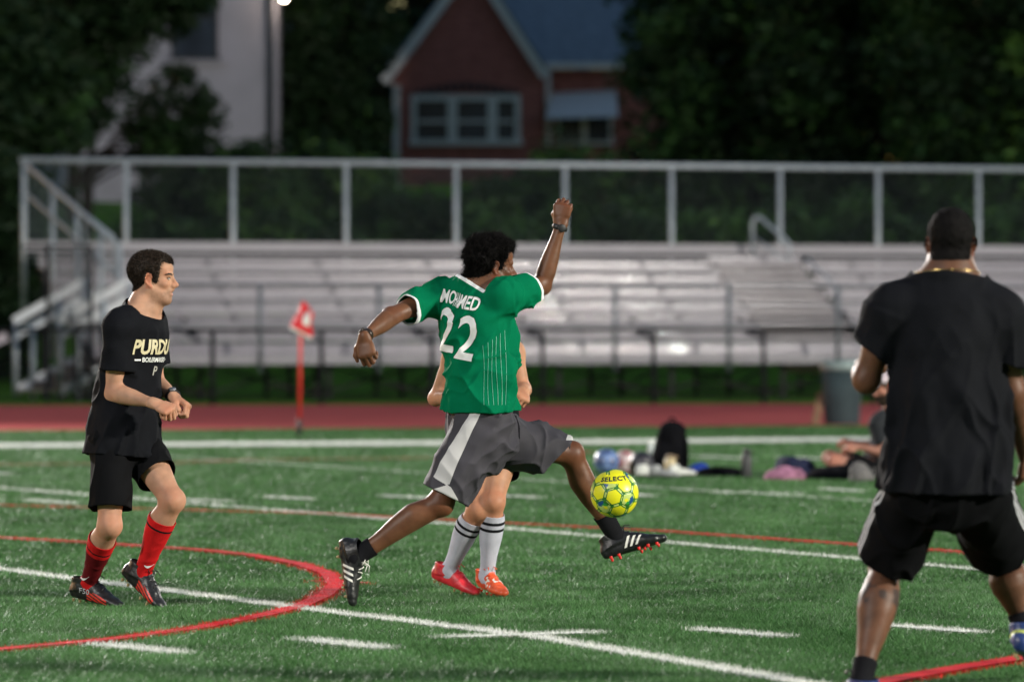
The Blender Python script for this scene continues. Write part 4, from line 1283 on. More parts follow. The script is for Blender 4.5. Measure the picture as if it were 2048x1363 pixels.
    def sock(self, q, m, t0=.25, leg=1.0, add=.005, slots=None, rows=None, folds_=None, h=.0045):
        J = self.J; k, a = np.asarray(J['kn' + q], float), np.asarray(J['an' + q], float)
        S = SDF(); ax = nrm(a - k); L = np.linalg.norm(a - k)
        S.group([Loft(k, a + ax * .01, J['front' + q], rows or sc_rows(SK_SHIN, leg, add)),
                 Cap(a, a + nrm(J['toe' + q]) * .06 - nrm(J['up' + q]) * .03, .038, .034)], .02, .02)
        v, f = S.mesh(h)
        if folds_: v = v + vnormals(v, f) * folds_(v)[:, None]
        v, f = trim(v, f, k + ax * L * t0, -ax, .11 + L * t0)
        o = self.link('sock', v, f, m)
        tt = ((v - k) @ ax) / L
        for i, fn in enumerate(slots or []): set_attr(o, ('trim', 'trim2')[i], fn(tt))
        solidify(o, .003)
        self.sockmesh = (v, f)
        return o

    def shoe(self, q, m, stud_m, size=1.0, slots=None, h=.0035, lace_m=None, stripes=None, stripe_side=None, studs=True, tongue=None):
        J = self.J; a = np.asarray(J['an' + q], float)
        y = nrm(J['toe' + q]); z = np.asarray(J['up' + q], float); z = nrm(z - (z @ y) * y); x = np.cross(y, z)
        s = size; L = lambda p, r, t: a + s * (p * x + r * y + (t - .088) * z)
        S = SDF()
        bend = J.get('bendtoe' + q, 0.0)
        inward = -1 if q == 'R' else 1
        S.group([Loft(L(0, -.072, 0), L(0, .200, bend * .25), z, [(0, .027*s, .032*s, 0, .046*s), (.12, .034*s, .043*s, 0, .053*s), (.3, .033*s, .046*s, 0, .055*s), (.5, .036*s, .040*s, .002*s*inward, .048*s),
                 (.72, .046*s, .031*s, 0, .039*s), (.9, .040*s, .026*s, .003*s*inward, .034*s), (1, .028*s, .019*s, .006*s*inward, .030*s)], cap=.024*s)], .01, .01)
        S.group([Loft(L(0, -.022, .06), L(0, -.034, .118), y, [(0, .043*s, .056*s), (1, .047*s, .058*s)], cap=.01*s), Cap(L(0, .020, .088), L(0, .105, .054), .035*s, .028*s)], .02, .025)
        S.cut(HalfSpace(L(0, .065, .012), z, .26), .006)
        v, f = S.mesh(h)
        v = v + vnormals(v, f) * ((vnoise(v * 55 + 3) - .5) * .003)[:, None]
        v, f = trim(v, f, L(0, -.034, .115), nrm(L(0, -.036, .118) - L(0, -.022, .06) + .012 * y), .085)
        fm = None; mats = [m]
        loc = lambda C: np.stack([(C - a) @ x, (C - a) @ y, (C - a) @ z + .088 * s], 1) / s
        if slots:
            mats = [m] + [k for k, _ in slots]; C = loc(fcent(v, f)); fm = np.zeros(len(f), int)
            for i, (k, fn) in enumerate(slots): fm[fn(C)] = i + 1
        o = self.link('shoe', v, f, mats, fmat=fm)
        bv = bvh_of(v, f)
        if studs:
            first = None
            for px, py in ((-.022, -.055), (.022, -.055), (-.024, -.015), (.024, -.015), (-.036, .09), (.036, .085), (-.034, .135), (.034, .13), (-.018, .175), (.02, .172), (0, .11)):
                if first is None:
                    mb = MB(); mb.tube([V(0, 0, .013) * s, V(0, 0, .004) * s, V(0, 0, -.001) * s], [.0085 * s, .0065 * s, .0045 * s], 8)
                    first = mb.build('stud', stud_m, o); so = first
                else:
                    so = first.copy(); COL.objects.link(so); so.parent = o
                M = Matrix([[x[0], y[0], z[0], 0], [x[1], y[1], z[1], 0], [x[2], y[2], z[2], 0], [0, 0, 0, 1]])
                M.translation = Vector(L(px, py, bend * .25 * max(0, py + .07) / .27) - self.base)
                so.matrix_local = M
        if lace_m is not None:
            mb = MB()
            for k in range(4):
                yy = .03 + .022 * k; zz = .112 - .019 * k
                pts = []
                for t in (-1, -.4, .4, 1):
                    p0 = L(t * .024, yy + (.008 if k % 2 else -.004) * t, .16)
                    hit = bv.ray_cast(Vector(p0), Vector(-z), .2)
                    pts.append(np.array(hit[0]) + z * .0025 if hit[0] is not None else L(t * .024, yy, zz + .012 - abs(t) * .008))
                mb.tube(pts, .0032 * s, 5)
            c = np.array(pts[1]); k0 = L(0, .028, .126)
            for sg in (-1, 1):
                mb.tube([k0, k0 + s * (sg * .022 * x + .012 * z - .008 * y), k0 + s * (sg * .036 * x + .004 * z + .010 * y), k0 + s * (sg * .018 * x - .006 * z + .012 * y), k0], .0028 * s, 5)
                mb.tube([k0, k0 + s * (sg * .016 * x + .016 * z + .02 * y), k0 + s * (sg * .024 * x + .006 * z + .045 * y)], .0028 * s, 5)
            tag(mb.build('laces', lace_m, o, self.base, True), kind='stuff')
        if tongue is not None:
            mb = MB(); mb.hexa([L(-.02, .000, .124), L(.02, .000, .124), L(.018, .028, .114), L(-.018, .028, .114), L(-.02, .004, .131), L(.02, .004, .131), L(.018, .031, .120), L(-.018, .031, .120)])
            mb.build('tongue', tongue, o, self.base)
        if stripes is not None:
            sd = x * stripe_side
            for k in range(3):
                y0 = .025 + .027 * k
                n = 7; g = []
                for i in range(n):
                    t = i / (n - 1)
                    zz = .030 + .052 * t - .006 * k * t
                    yc = y0 + .030 * t
                    g += [(yc - .0065, zz), (yc + .0065, zz)]
                fs = np.array([[2*i, 2*i+1, 2*i+3, 2*i+2] for i in range(n - 1)])
                out = []; ok = []
                for (yy, zz) in g:
                    h_ = bv.ray_cast(Vector(L(0, yy, zz) + sd * .15), Vector(-sd), .3)
                    ok.append(h_[0] is not None); out.append(np.array(h_[0]) + sd * .0016 if h_[0] is not None else L(0, yy, zz))
                ok = np.array(ok); fs = fs[ok[fs].all(1)]
                if len(fs): link_mesh('side_stripe', np.array(out), fs, stripes, o, self.base, True)
        self.shoe_bvh = bv; self.shoeL = L; self.shoeax = (x, y, z); self.shoeo = o
        return o

    def watch(self, q, m, t=.95, r=.031, wide=.024, face_n=None, m2=None):
        J = self.J; e, w = np.asarray(J['el' + q], float), np.asarray(J['wr' + q], float)
        ax = nrm(w - e); c = e + (w - e) * t
        bend = nrm(np.asarray(face_n, float)); bend = nrm(bend - (bend @ ax) * ax); sd = np.cross(ax, bend)
        v = []; n = 28
        for i in range(n):
            an = 2 * math.pi * i / n; d = math.cos(an) * bend * .88 + math.sin(an) * sd * 1.06
            for (o_, rr) in ((-wide/2, r), (-wide/2 * .8, r + .005), (wide/2 * .8, r + .005), (wide/2, r)):
                v.append(c + ax * o_ + d * rr)
        f = [[4*i+k, 4*((i+1) % n)+k, 4*((i+1) % n)+k+1, 4*i+k+1] for i in range(n) for k in range(3)]
        o = link_mesh('wristwatch', v, f, m, self.root, self.base, True)
        mb = MB(); p = c + bend * (r * .88 + .006)
        mb.tube([p - bend * .004, p + bend * .004, p + bend * .0055], [.019, .019, .016], 14); mb.build('watch_face', m2 or m, o, self.base, True)
        return o

def PJ(D, **kw):
    """photo pixel + depth offset -> place"""
    return {k: P(v[0], v[1], D + v[2]) for k, v in kw.items()}

M_blackcloth = cloth('black_shirt', (0.0072, 0.0076, 0.0100), .8, spec=.07)
M_blackshort = cloth('black_shorts', (0.0045, 0.0045, 0.0055), .8, .15)
M_blackrub = mat('black_rubber', (0.010, 0.010, 0.012), .5, var=.2)
M_hair_dark = mat('hair_dark_brown', (0.030, 0.019, 0.013), .6, var=.5, scale=60, spec=.25)
M_hair_black = mat('hair_black', (0.006, 0.005, 0.005), .8, var=.4, scale=60, spec=.10)
M_bootblack = mat('boot_black', (0.012, 0.012, 0.014), .38, var=.2, bump=.2, bscale=120, spec=.5)
M_bootwhite = mat('boot_white', (0.78, 0.76, 0.70), .5, var=.05)
M_studred = mat('stud_red', (0.70, 0.018, 0.016), .25, var=.1, coat=.4)
M_studgold = mat('stud_gold', (0.40, 0.30, 0.14), .35, var=.1)
M_printwhite = mat('print_white', (0.80, 0.80, 0.78), .6, var=.04)

FIST = (1.35, 1.65, .95)
def crease(p, along, freq, stretch, seed):
    """narrow raised folds fading in and out over flat cloth"""
    r = folds(p, along, freq, stretch, seed, .05)
    return r ** 4 * np.clip(1.9 * vnoise(p * 5 + seed) - .25, 0, 1.3) - .15
# ---------------------------------------------------------------- player in black on the left
D = 22.05
J = PJ(D, head=(305, 556, 0), neck=(288, 622, .005), shR=(238, 652, -.145), shL=(300, 645, .150), elR=(229, 785, -.13), elL=(312, 768, .20), wrR=(308, 806, -.27), wrL=(348, 793, .02),
       hipR=(224, 874, -.075), hipL=(268, 870, .075), knR=(219, 1050, -.16), knL=(345, 1000, -.16), anR=(176, 1168, .10), anL=(285, 1146, 0.0))
J.update(hf=(.99, -.13, -.05), hu=(.03, 0, 1), cf=(.85, -.53, 0), pf=(.85, -.53, 0), toeR=(.80, -.52, -.16), upR=(.15, -.1, 1), toeL=(.66, -.42, -.58), upL=(.55, -.2, .8), bend=(-.02, .01, 0))
M_skin_l = skin('light', (0.47, 0.255, 0.165), .48)
pl = Person(G(200, 1213), 'player in black shirt and shorts with red knee socks jogging in from the left', h=.0036)
def stub(p):
    L = pl.local(p); near = np.linalg.norm(L, axis=1) < .17
    z0 = np.interp(L[:, 1], [-.01, .02, .05, .075, .09, .12], [-.02, -.045, -.06, -.055, -.045, -.045])
    w = np.clip((z0 - L[:, 2]) / .018, 0, 1) * np.clip((L[:, 1] + .005) / .02, 0, 1) * np.clip((L[:, 2] + .135) / .02, 0, 1)
    return np.where(near, .75 * w * (.7 + .6 * vnoise(p * 150)), 0)
pl.body(J, M_skin_l, size=1, arm=1.0, leg=.98, torso=1.0, head=.955, neck_r=.056, hands={
    'R': dict(d=(.80, -.30, -.30), n=(.25, -.65, .75), curl=FIST), 'L': dict(d=(.72, -.35, -.45), n=(.45, .1, .85), curl=(1.1, 1.5, .8))}, tone=stub)
pl.hair(([-.13, -.085, -.06, -.03, -.012, .010, .036, .043, .047, .052, .058, .085, .12], [-.070, -.066, -.058, -.030, -.005, -.020, -.022, .008, .045, .075, .082, .076, .066]),
        lambda L: .005 + .007 * np.clip(L[:, 2] / .09, 0, 1), M_hair_dark, rough=.0024, freq=150, strands=14000, slen=.013)
H = pl.HL
pl.patch('eyebrow', lambda L: (np.abs(L[:, 0]) > .012) & (np.abs(L[:, 0]) < .053) & (np.abs(L[:, 2] - .0205 - .004 * (1 - ((np.abs(L[:, 0]) - .036) / .02) ** 2)) < .0052) & (L[:, 1] > .05), .0022, M_hair_dark, .0015)
M_eye = [mat('eye_white', (.48, .44, .41), .35, var=.02, spec=.3), mat('iris_dark', (.02, .012, .01), .3)]
for sx in (-1, 1):
    S = SDF(); S.group([Ell(H(sx*.032, .0875, .0005), V(.0125, .0062, .0048), pl.HR)], .004); v, f = S.mesh(.0018)
    lc = pl.local(fcent(v, f)); fm = (np.hypot(lc[:, 0] - sx*.030, lc[:, 2] - .0005) < .0052).astype(int)
    pl.link('eye', v, f, M_eye, fmat=fm)
    S = SDF(); S.group([Cap(H(sx*.020, .0920, .0050), H(sx*.033, .0925, .0062), .0021), Cap(H(sx*.033, .0925, .0062), H(sx*.046, .0835, .0035), .0021)], .003); v, f = S.mesh(.0018); pl.link('eyelash', v, f, M_hair_dark)
S = SDF(); S.group([Cap(H(-.016, .0965, -.0595), H(.016, .0965, -.0595), .0055), Ell(H(0, .099, -.0745), V(.016, .0065, .0058), pl.HR)], .004)
v, f = S.mesh(.0022); pl.link('lips', v, f, mat('lips_pink', (.50, .22, .19), .4, var=.08))
def fold_l(p):
    c = np.clip((pl.N[2] - p[:, 2]) / .45, 0, 1)
    return .020 * crease(p, V(.25, .1, 1), 15, .13, 1.0) * (.15 + .85 * c) + .020 * crease(p, V(.8, .2, .55), 11, .22, 4.0) * c + .012 * crease(p, V(-.6, .2, 1), 13, .2, 8.0) * (.4 + .6 * c) + .005 * (vnoise(p * 28) - .5)
pl.shirt(M_blackcloth, ease=.014, sleeve=.66, srad=(.068, .076), hem=-.095, collar=.012, folds_=fold_l, collar_fwd=.35,
         prows=[(0, .194, .176), (.4, .180, .156), (1, .142, .112)], kk=(.025, .03))
def fold_s(p): return .012 * crease(p, V(.2, 0, 1), 12, .2, 9.0) + .008 * crease(p, V(.9, 0, .5), 12, .2, 10.0) + .006 * (vnoise(p * 18) - .5)
pl.shorts(M_blackshort, top=.05, length={'R': .81, 'L': .62}, r0=.096, r1=.093, folds_=fold_s)
M_sockred = cloth('red_sock', (0.52, 0.012, 0.014), .8, .2)
M_sockdark = cloth('dark_red_sock', (0.105, 0.006, 0.009), .8, .2)
M_sockred2 = cloth('red_sock_dark_foot', (0.52, 0.012, 0.014), .8)
blend_attr(M_sockred2, 'trim2', (0.105, 0.006, 0.009)); blend_attr(M_sockred2, 'trim', (.008, .008, .010)); blend_attr(M_sockred, 'trim', (.008, .008, .010))
def ssl(dark):
    if dark: return [lambda t: .010 - np.abs(t - .395), lambda t: np.minimum(t - .46, .90 - t)]
    return [lambda t: .012 - np.abs(t - .36)]
wr_ = lambda p: .004 * (folds(p, V(1, .3, .2), 30, .2, 3.0) - .5)
pl_print = mat('swoosh_white', (.75, .72, .74), .6, var=.03)
def swoosh(ps, q, px, py, Y, dirsign=1):
    v, f = ps.sockmesh; b = bvh_of(v, f)
    n = 14; g = []
    for i in range(n):
        t = i / (n - 1); xx = -.022 + .046 * t
        yc = -.006 + .016 * (t - .28) ** 2 * 1.6 + .010 * max(0, .28 - t) * 2
        w = .0058 * math.sin(math.pi * min(1, t * 1.25 + .05)) ** .8 * (1 - .75 * t) + .0008
        g += [(xx, yc - w), (xx, yc + w)]
    fs = np.array([[2*i, 2*i+1, 2*i+3, 2*i+2] for i in range(n - 1)])
    o = P(px, py, Y) - V(0, .5, 0)
    return project(np.array(g), fs, b, o, V(1, 0, .05), V(-.05, 0, 1), V(0, 1, 0), .003, 'sock_logo', pl_print, None, ps.base)
for q, dk, sx_, sy_ in (('R', True, 168, 1156), ('L', False, 300, 1129)):
    so = pl.sock(q, M_sockred2 if dk else M_sockred, t0=.27, slots=ssl(dk), folds_=wr_)
    lg = swoosh(pl, q, sx_, sy_, D)
    if lg: lg.parent = so
M_bootred = mat('boot_red', (0.70, 0.045, 0.030), .4, var=.15)
flame = lambda C: (C[:, 2] < .070 - .16 * (C[:, 1] - .02)) & (C[:, 1] > .025) & (C[:, 1] < .150) & (np.sin((C[:, 2] + C[:, 1] * .33) * 380) > -.25) & (C[:, 2] > .022)
for q in 'RL':
    pl.shoe(q, M_bootblack, M_studgold, slots=[(M_bootred, flame)], lace_m=M_blackrub)
    if q == 'R':
        tv, tf = text_mesh('F50', .034, .0004, cell=.01, sx=1.25)
        x, y, z = pl.shoeax
        cam_side = -1 if x[1] > 0 else 1
        tq = project(tv, tf, pl.shoe_bvh, pl.shoeL(0, -.015, .050) + x * cam_side * .15 if False else pl.shoeL(0, -.012, .055) + V(0, -.15, 0), y * (1 if (y[0] > 0) else -1), z, V(0, 1, 0), .003, 'shoe_lettering', mat('print_grey', (.45, .45, .48), .5, var=.05), pl.shoeo, pl.base)
pl.watch('L', M_blackrub, t=.93, r=.030, face_n=(-.1, -.25, .9), m2=mat('watch_glass', (.2, .2, .22), .2, metal=.4))
# chest print
cf = nrm(V(.80, -.60, 0)); ex = V(.60, .80, 0); eyv = nrm(V(.06, -.05, 1))
M_gold = mat('print_gold', (.62, .54, .34), .6, var=.06)
org = P(279, 699, D) + cf * .45
def lettering(ps, body, size, bold, o, ex, ey, d, m, sx=1.0, shear=0, cell=.02, space=1.0, name='lettering', deform=None):
    v, f = text_mesh(body, size, bold, cell=cell, sx=sx, shear=shear, space=space)
    return project(v, f, ps.sbvh, o, ex, ey, d, .003, name, m, ps.so, ps.base, deform)
lettering(pl, 'PURDUE', .092, .0035, org + eyv * .01, ex, eyv, -cf, M_gold, sx=.84, shear=.18)
lettering(pl, 'BOILERMAKERS', .030, .0008, org - eyv * .047, ex, eyv, -cf, M_printwhite, sx=.86, cell=.012)
for sg in (-1, 1):
    g = [(sg * .112 + a, -.047 + b) for a, b in ((-.016, -.004), (.016, -.004), (.016, .004), (-.016, .004))]
    project(np.array(g), np.array([[0, 1, 2, 3]]), pl.sbvh, org, ex, eyv, -cf, .003, 'print_bar', M_printwhite, pl.so, pl.base)
lettering(pl, 'P', .060, .001, org - eyv * .100, ex, eyv, -cf, mat('print_dim', (.38, .36, .33), .6, var=.05), sx=1.1, shear=.2, cell=.012)

# ---------------------------------------------------------------- player in green kicking
D = 22.0
J = PJ(D, head=(982, 531, .0), neck=(950, 583, .0), shR=(1010, 590, -.085), shL=(872, 592, .085), elR=(1084, 570, .12), elL=(783, 632, -.10), wrR=(1122, 448, .12), wrL=(729, 674, -.29),
       hipR=(951, 862, -.085), hipL=(969, 860, .085), knR=(880, 1006, -.10), knL=(1142, 908, .27), anR=(712, 1114, -.08), anL=(1236, 1078, .42))
J.update(hf=(.93, .34, -.10), hu=(.10, 0, 1), cf=(.5, .86, -.05), pf=(.88, .47, 0), toeR=(.14, -.12, -1.0), upR=(1, -.30, .22), toeL=(.95, -.05, .30), upL=(-.28, .30, .92), bend=(.005, -.02, 0), bendtoeR=.06)
M_skin_g = skin('brown', (0.140, 0.060, 0.031), .36, .14)
gr_ = Person(G(705, 1216), 'player in green number 22 shirt kicking the yellow ball with one fist raised', h=.004)
gr_.body(J, M_skin_g, arm=1.0, leg=1.0, torso=1.0, head=1.0, neck_r=.058, hands={
    'R': dict(d=(.10, .05, 1.0), n=(-.25, -.95, 0), curl=(1.0, 1.5, 1.0)), 'L': dict(d=(.14, -.22, -.95), n=(-.35, -.9, .2), curl=(.85, 1.2, .7), thumb='out')})
gr_.hair(([-.13, -.085, -.06, -.03, -.012, .010, .030, .040, .045, .055, .075, .12], [-.066, -.062, -.056, -.035, -.005, -.020, -.010, .030, .055, .070, .074, .066]),
         lambda L: .013 + .016 * np.clip(L[:, 2] / .1, 0, 1), M_hair_black, rough=.011, freq=75, strands=24000, slen=.014, curl=.9, width=.002)
0 and gr_.patch('beard', lambda L: (L[:, 2] < -.02) & (L[:, 1] > .02) & (L[:, 1] < .05) & (L[:, 2] > -.055), .0025, M_hair_black, .003)
M_green = cloth('green_shirt', (0.0015, 0.145, 0.064), .8, .1, bump=.15, var=.08, spec=.02)
blend_attr(M_green, 'trim', (.75, .76, .78))
M_greytrim = mat('cloth_white_trim', (.75, .76, .78), .7, var=.04, bump=.2, bscale=300)
def fold_g(p):
    lo = np.clip((gr_.N[2] - p[:, 2] - .05) / .45, 0, 1)
    d1 = crease(p, V(.45, .1, -1), 12, .14, 2.0)
    d2 = crease(p, V(-.75, .1, -.8), 10, .16, 6.0)
    sw = np.clip((p[:, 0] - gr_.N[0]) / .12, 0, 1)
    d3 = crease(p, V(-.1, .1, 1), 14, .14, 3.3)
    d4 = crease(p, V(.7, .1, .35), 15, .15, 5.5)
    return .028 * d1 * (.45 + .55 * lo) + .044 * d2 * (.30 + .70 * lo * sw) + .026 * d3 * (.3 + .7 * lo) + .024 * d4 * (1 - .5 * lo) + .006 * (vnoise(p * 26) - .5)
gr_.shirt(M_green, ease=.018, sleeve=.66, srad=(.074, .078), srads={'L': (.066, .058)}, hem=.098, collar=.030, folds_=fold_g, trim_m=True, trim_w=.016, crad=.072,
          rows=[(0, .138, .108), (.3, .142, .112), (.55, .158, .120), (.8, .156, .106), (1, .078, .066)],
          prows=[(0, .184, .158), (.5, .172, .146), (1, .142, .114)], sl_tilt={'R': (-.1, 0, .15), 'L': (.1, 0, .10)}, h=.0052)
dv = nrm(V(.5, .86, 0)); r_ = -math.radians(9); e1 = V(.86, -.5, 0)
ex = e1 * math.cos(r_) + V(0, 0, 1) * math.sin(r_); eyv = -e1 * math.sin(r_) + V(0, 0, 1) * math.cos(r_)
o22 = P(938, 674, D) - dv * .8
lettering(gr_, '2', .285, .004, o22 - ex * .066 + eyv * .012, ex, eyv, dv, M_printwhite, sx=.80, cell=.014, name='number')
lettering(gr_, '2', .285, .004, o22 + ex * .062 - eyv * .006, ex, eyv, dv, M_printwhite, sx=.80, cell=.014, name='number')
on = P(934, 601, D) - dv * .8
lettering(gr_, 'MO', .085, .002, on - ex * .058 + eyv * .006, ex, eyv, dv, M_printwhite, sx=.58, cell=.014)
lettering(gr_, 'HA', .085, .002, on - ex * .006, ex, eyv, dv, M_printwhite, sx=.26, cell=.010)
lettering(gr_, 'MED', .085, .002, on + ex * .066 - eyv * .004, ex, eyv, dv, M_printwhite, sx=.66, cell=.014)
# pin stripes on the lower flank
M_pin = mat('print_pin_white', (.10, .34, .24), .6, var=.1)
def ribbon(ps, bv, pts_px, Y, w, m, par, name):
    o = []; n = len(pts_px)
    for px, py in pts_px:
        for s in (-1, 1):
            h_ = bv.ray_cast(Vector(P(px, py, Y) + V(s * w / 2, -.9, 0)), Vector((0, 1, 0)), 2)
            o.append(np.array(h_[0]) - V(0, .002, 0) if h_[0] is not None else None)
    fs = [[2*i, 2*i+1, 2*i+3, 2*i+2] for i in range(n - 1) if all(o[k] is not None for k in (2*i, 2*i+1, 2*i+3, 2*i+2))]
    if fs: link_mesh(name, [q if q is not None else V(0, 0, 0) for q in o], np.array(fs), m, par, ps.base, True)
for k in range(6):
    x0 = 966 + 9.0 * k
    ribbon(gr_, gr_.sbvh, [(x0 + 3 * math.sin(t * 5 + k) * .5 + t * (4 - k * .6), 690 - 6 * k + (118 + 6 * k) * t) for t in np.linspace(0, 1, 24)], D, .0022, M_pin, gr_.so, 'pin_stripe')
M_grey = cloth('grey_shorts', (0.052, 0.048, 0.058), .7, .1, bump=.15, spec=.15)
blend_attr(M_grey, 'trim', (.55, .53, .53))
M_pale = cloth('pale_panel', (0.55, 0.53, 0.53), .6, .1, spec=.4)
def fold_gs(p):
    return .018 * crease(p, V(.75, .2, .7), 11, .12, 12.0) + .018 * crease(p, V(-.5, .2, .8), 11, .12, 15.0) + .012 * crease(p, V(.1, .1, 1), 16, .15, 17.0) + .005 * (vnoise(p * 24) - .5)
def side_panel(C):
    hp, k = J['hipR'], J['knR']; a = nrm(k - hp); t = ((C - hp) @ a) / np.linalg.norm(k - hp)
    fr = np.asarray(J['frontR']); fr = nrm(fr - (fr @ a) * a); sd = np.cross(a, fr)
    if sd[1] > 0: sd = -sd
    off = C - hp - ((C - hp) @ a)[:, None] * a
    an = np.arctan2(off @ fr, off @ sd)
    w = np.interp(t, [-.6, .0, .5, .74, .76, .9], [.24, .27, .34, .40, .10, .75])
    ce = np.interp(t, [-.6, .0, .5, .75, .76, .9], [-.50, -.52, -.52, -.50, -.1, .0])
    s1 = np.minimum((w - np.abs(an - ce)) * .1, off @ sd)
    pt, pn = gr_.pends['L']
    s2 = np.minimum(np.minimum((C - pt) @ pn + .028, C[:, 2] - pt[2] - .05), .16 - np.linalg.norm(C - pt, axis=1))
    return np.maximum(s1, s2)
gr_.shorts(M_grey, top=.155, length={'R': .88, 'L': .84}, r0=.108, r1=.106, lrows={'L': [(0, .104, .116, 0, 0), (.5, .100, .114, 0, -.015), (1, .096, .122, 0, -.042)]}, tilt={'L': (-.2, -.2, -.50)}, folds_=fold_gs, slots=side_panel,
           prows=[(0, .168, .142), (.5, .170, .142), (1, .158, .130)], h=.0052)
M_sockblack = cloth('black_sock', (0.010, 0.010, 0.012), .9, .1)
for q, t0 in (('R', .80), ('L', .70)):
    gr_.sock(q, M_sockblack, t0=t0, leg=1.02, add=.006)
gr_.shoe('R', M_bootblack, M_studgold, size=1.0, lace_m=M_bootwhite, stripes=M_bootwhite, stripe_side=1, tongue=M_bootwhite)
xL = np.cross(nrm(J['toeL']), nrm(J['upL']))
gr_.shoe('L', M_bootblack, M_studred, size=1.0, lace_m=M_blackrub, stripes=M_bootwhite, stripe_side=(1 if xL[1] < 0 else -1))
gr_.watch('R', M_blackrub, t=.94, r=.030, face_n=(.2, -.6, 0))
gr_.watch('L', mat('watch_brown', (.03, .02, .016), .35, metal=.3), t=.93, r=.030, face_n=(-.8, -.3, .3))

# ---------------------------------------------------------------- player in black seen from behind on the right
D = 16.8
J = PJ(D, head=(1901, 487, .04), neck=(1898, 562, 0), shR=(2000, 630, .0), shL=(1779, 622, 0), elR=(2024, 782, .03), elL=(1733, 756, .04), wrR=(2052, 905, .14), wrL=(1728, 728, .28),
       hipR=(1948, 948, 0), hipL=(1836, 948, 0), knR=(2003, 1108, .46), knL=(1772, 1130, .26), anR=(2052, 1268, .42), anL=(1720, 1372, .04))
J.update(hf=(.05, 1, -.10), hu=(0, .1, 1), cf=(.02, 1, -.02), pf=(0, 1, 0), toeR=(.35, .85, -.25), upR=(0, .2, 1), toeL=(-.35, .9, 0), upL=(0, 0, 1), bend=(0, -.02, 0))
M_skin_d = skin('dark', (0.120, 0.054, 0.031), .40, .20, tone=(.040, .030, .028))
rt = Person(G(1850, 1388), 'broad player in black shirt and striped black shorts seen from behind at right', h=.0045)
def tattoo(C):
    k, a = J['knL'], J['anL']; t = ((C - k) @ nrm(a - k)) / np.linalg.norm(a - k)
    d = np.linalg.norm(C - k - t[:, None] * (a - k), axis=1)
    return np.where((d < .13), np.clip((vnoise(C * 34 + 2) - .28 - 2.2 * np.abs(t - .27)) * 5, 0, .85), 0)
rt.body(J, M_skin_d, arm=1.20, leg=1.12, torso=1.17, head=1.0, face=False, neck_r=.068, hands={
    'R': dict(d=(.0, .35, -.9), n=(.8, -.5, 0), curl=(.7, .9, .5), thumb='side'), 'L': dict(d=(.3, .9, .1), n=(-.5, -.2, .8), curl=FIST)}, tone=tattoo, shin=[(0, .050, .055, 0, 0), (.10, .050, .056, 0, -.004), (.20, .060, .064, .0, -.014), (.30, .066, .069, .002, -.021), (.42, .062, .064, .002, -.020), (.55, .050, .053, 0, -.013), (.72, .036, .041, 0, -.004), (.9, .031, .037, 0, -.002), (1, .033, .039, 0, -.002)])
rt.hair(([-.13, -.085, -.06, -.03, -.012, .010, .030, .040, .12], [-.072, -.070, -.060, -.035, -.005, -.020, -.010, .030, .06]),
        .007, M_hair_black, rough=.0015, freq=160, strands=9000, slen=.006, curl=.4)
def fold_r(p):
    lo = np.clip((rt.N[2] - p[:, 2] - .10) / .4, 0, 1)
    return .040 * crease(p, V(.08, .05, 1), 15, .09, 21.0) * (.12 + .88 * lo) + .022 * crease(p, V(.45, .1, .9), 14, .15, 25.0) * lo + .022 * crease(p, V(-.5, .1, .9), 11, .15, 27.0) * (.2 + .8 * lo) + .005 * (vnoise(p * 24) - .5)
rt.shirt(M_blackcloth, ease=.018, sleeve=.62, srad=(.092, .088), hem=-.055, collar=.008, folds_=fold_r, arm=1.28, crad=.085, sl_tilt={'L': (-.4, 0, .1), 'R': (-.45, 0, 0)},
         rows=[(0, .142, .108), (.3, .150, .114), (.55, .163, .118), (.8, .152, .104), (1, .082, .068)], prows=[(0, .190, .165), (.5, .174, .146), (1, .146, .112)])
def st3(C):
    out = np.full(len(C), -1.0)
    for q in 'RL':
        hp, k = J['hip' + q], J['kn' + q]; a = nrm(k - hp)
        off = C - hp - ((C - hp) @ a)[:, None] * a
        sd = V(1, 0, 0) if q == 'R' else V(-1, 0, 0); sd = nrm(sd - (sd @ a) * a); fr = np.cross(a, sd); fr = fr * (1 if fr[1] < 0 else -1)
        u = off @ fr
        s = np.full(len(C), -1.0)
        for c in (-.004, .018, .040): s = np.maximum(s, .0048 - np.abs(u - c))
        out = np.maximum(out, np.minimum(np.minimum(s, off @ sd - .045), (C[:, 0] - rt.H[0]) * sd[0] - .05))
    return out
M_stripeshort = blend_attr(cloth('black_striped_shorts', (0.0045, 0.0045, 0.0055), .9, spec=.05), 'trim', (.62, .61, .64))
def fold_rs(p): return .016 * crease(p, V(.2, .1, 1), 11, .2, 31.0) + .006 * crease(p, V(.9, .1, .4), 11, .2, 33.0) + .005 * (vnoise(p * 20) - .5)
rt.shorts(M_stripeshort, top=.04, length={'R': .84, 'L': .86}, r0=.116, r1=.128, kj=.02, folds_=fold_rs, slots=st3, prows=[(0, .150, .125), (.5, .152, .124), (1, .140, .108)])
for q, t0 in (('L', .80), ('R', .74)):
    rt.sock(q, M_sockblack, t0=t0, leg=1.10, add=.006)
M_bootblue = mat('boot_blue', (0.012, 0.030, 0.13), .4, var=.3, scale=20, col2=(.03, .06, .2))
M_bootlime = mat('boot_lime', (.45, .52, .10), .5)
for q in 'LR':
    rt.shoe(q, M_bootblue, M_studgold, size=1.08, slots=[(M_bootlime, lambda C: (np.abs(C[:, 2] - .055 + C[:, 1] * .3) < .006) & (C[:, 1] < .04))], lace_m=M_blackrub)
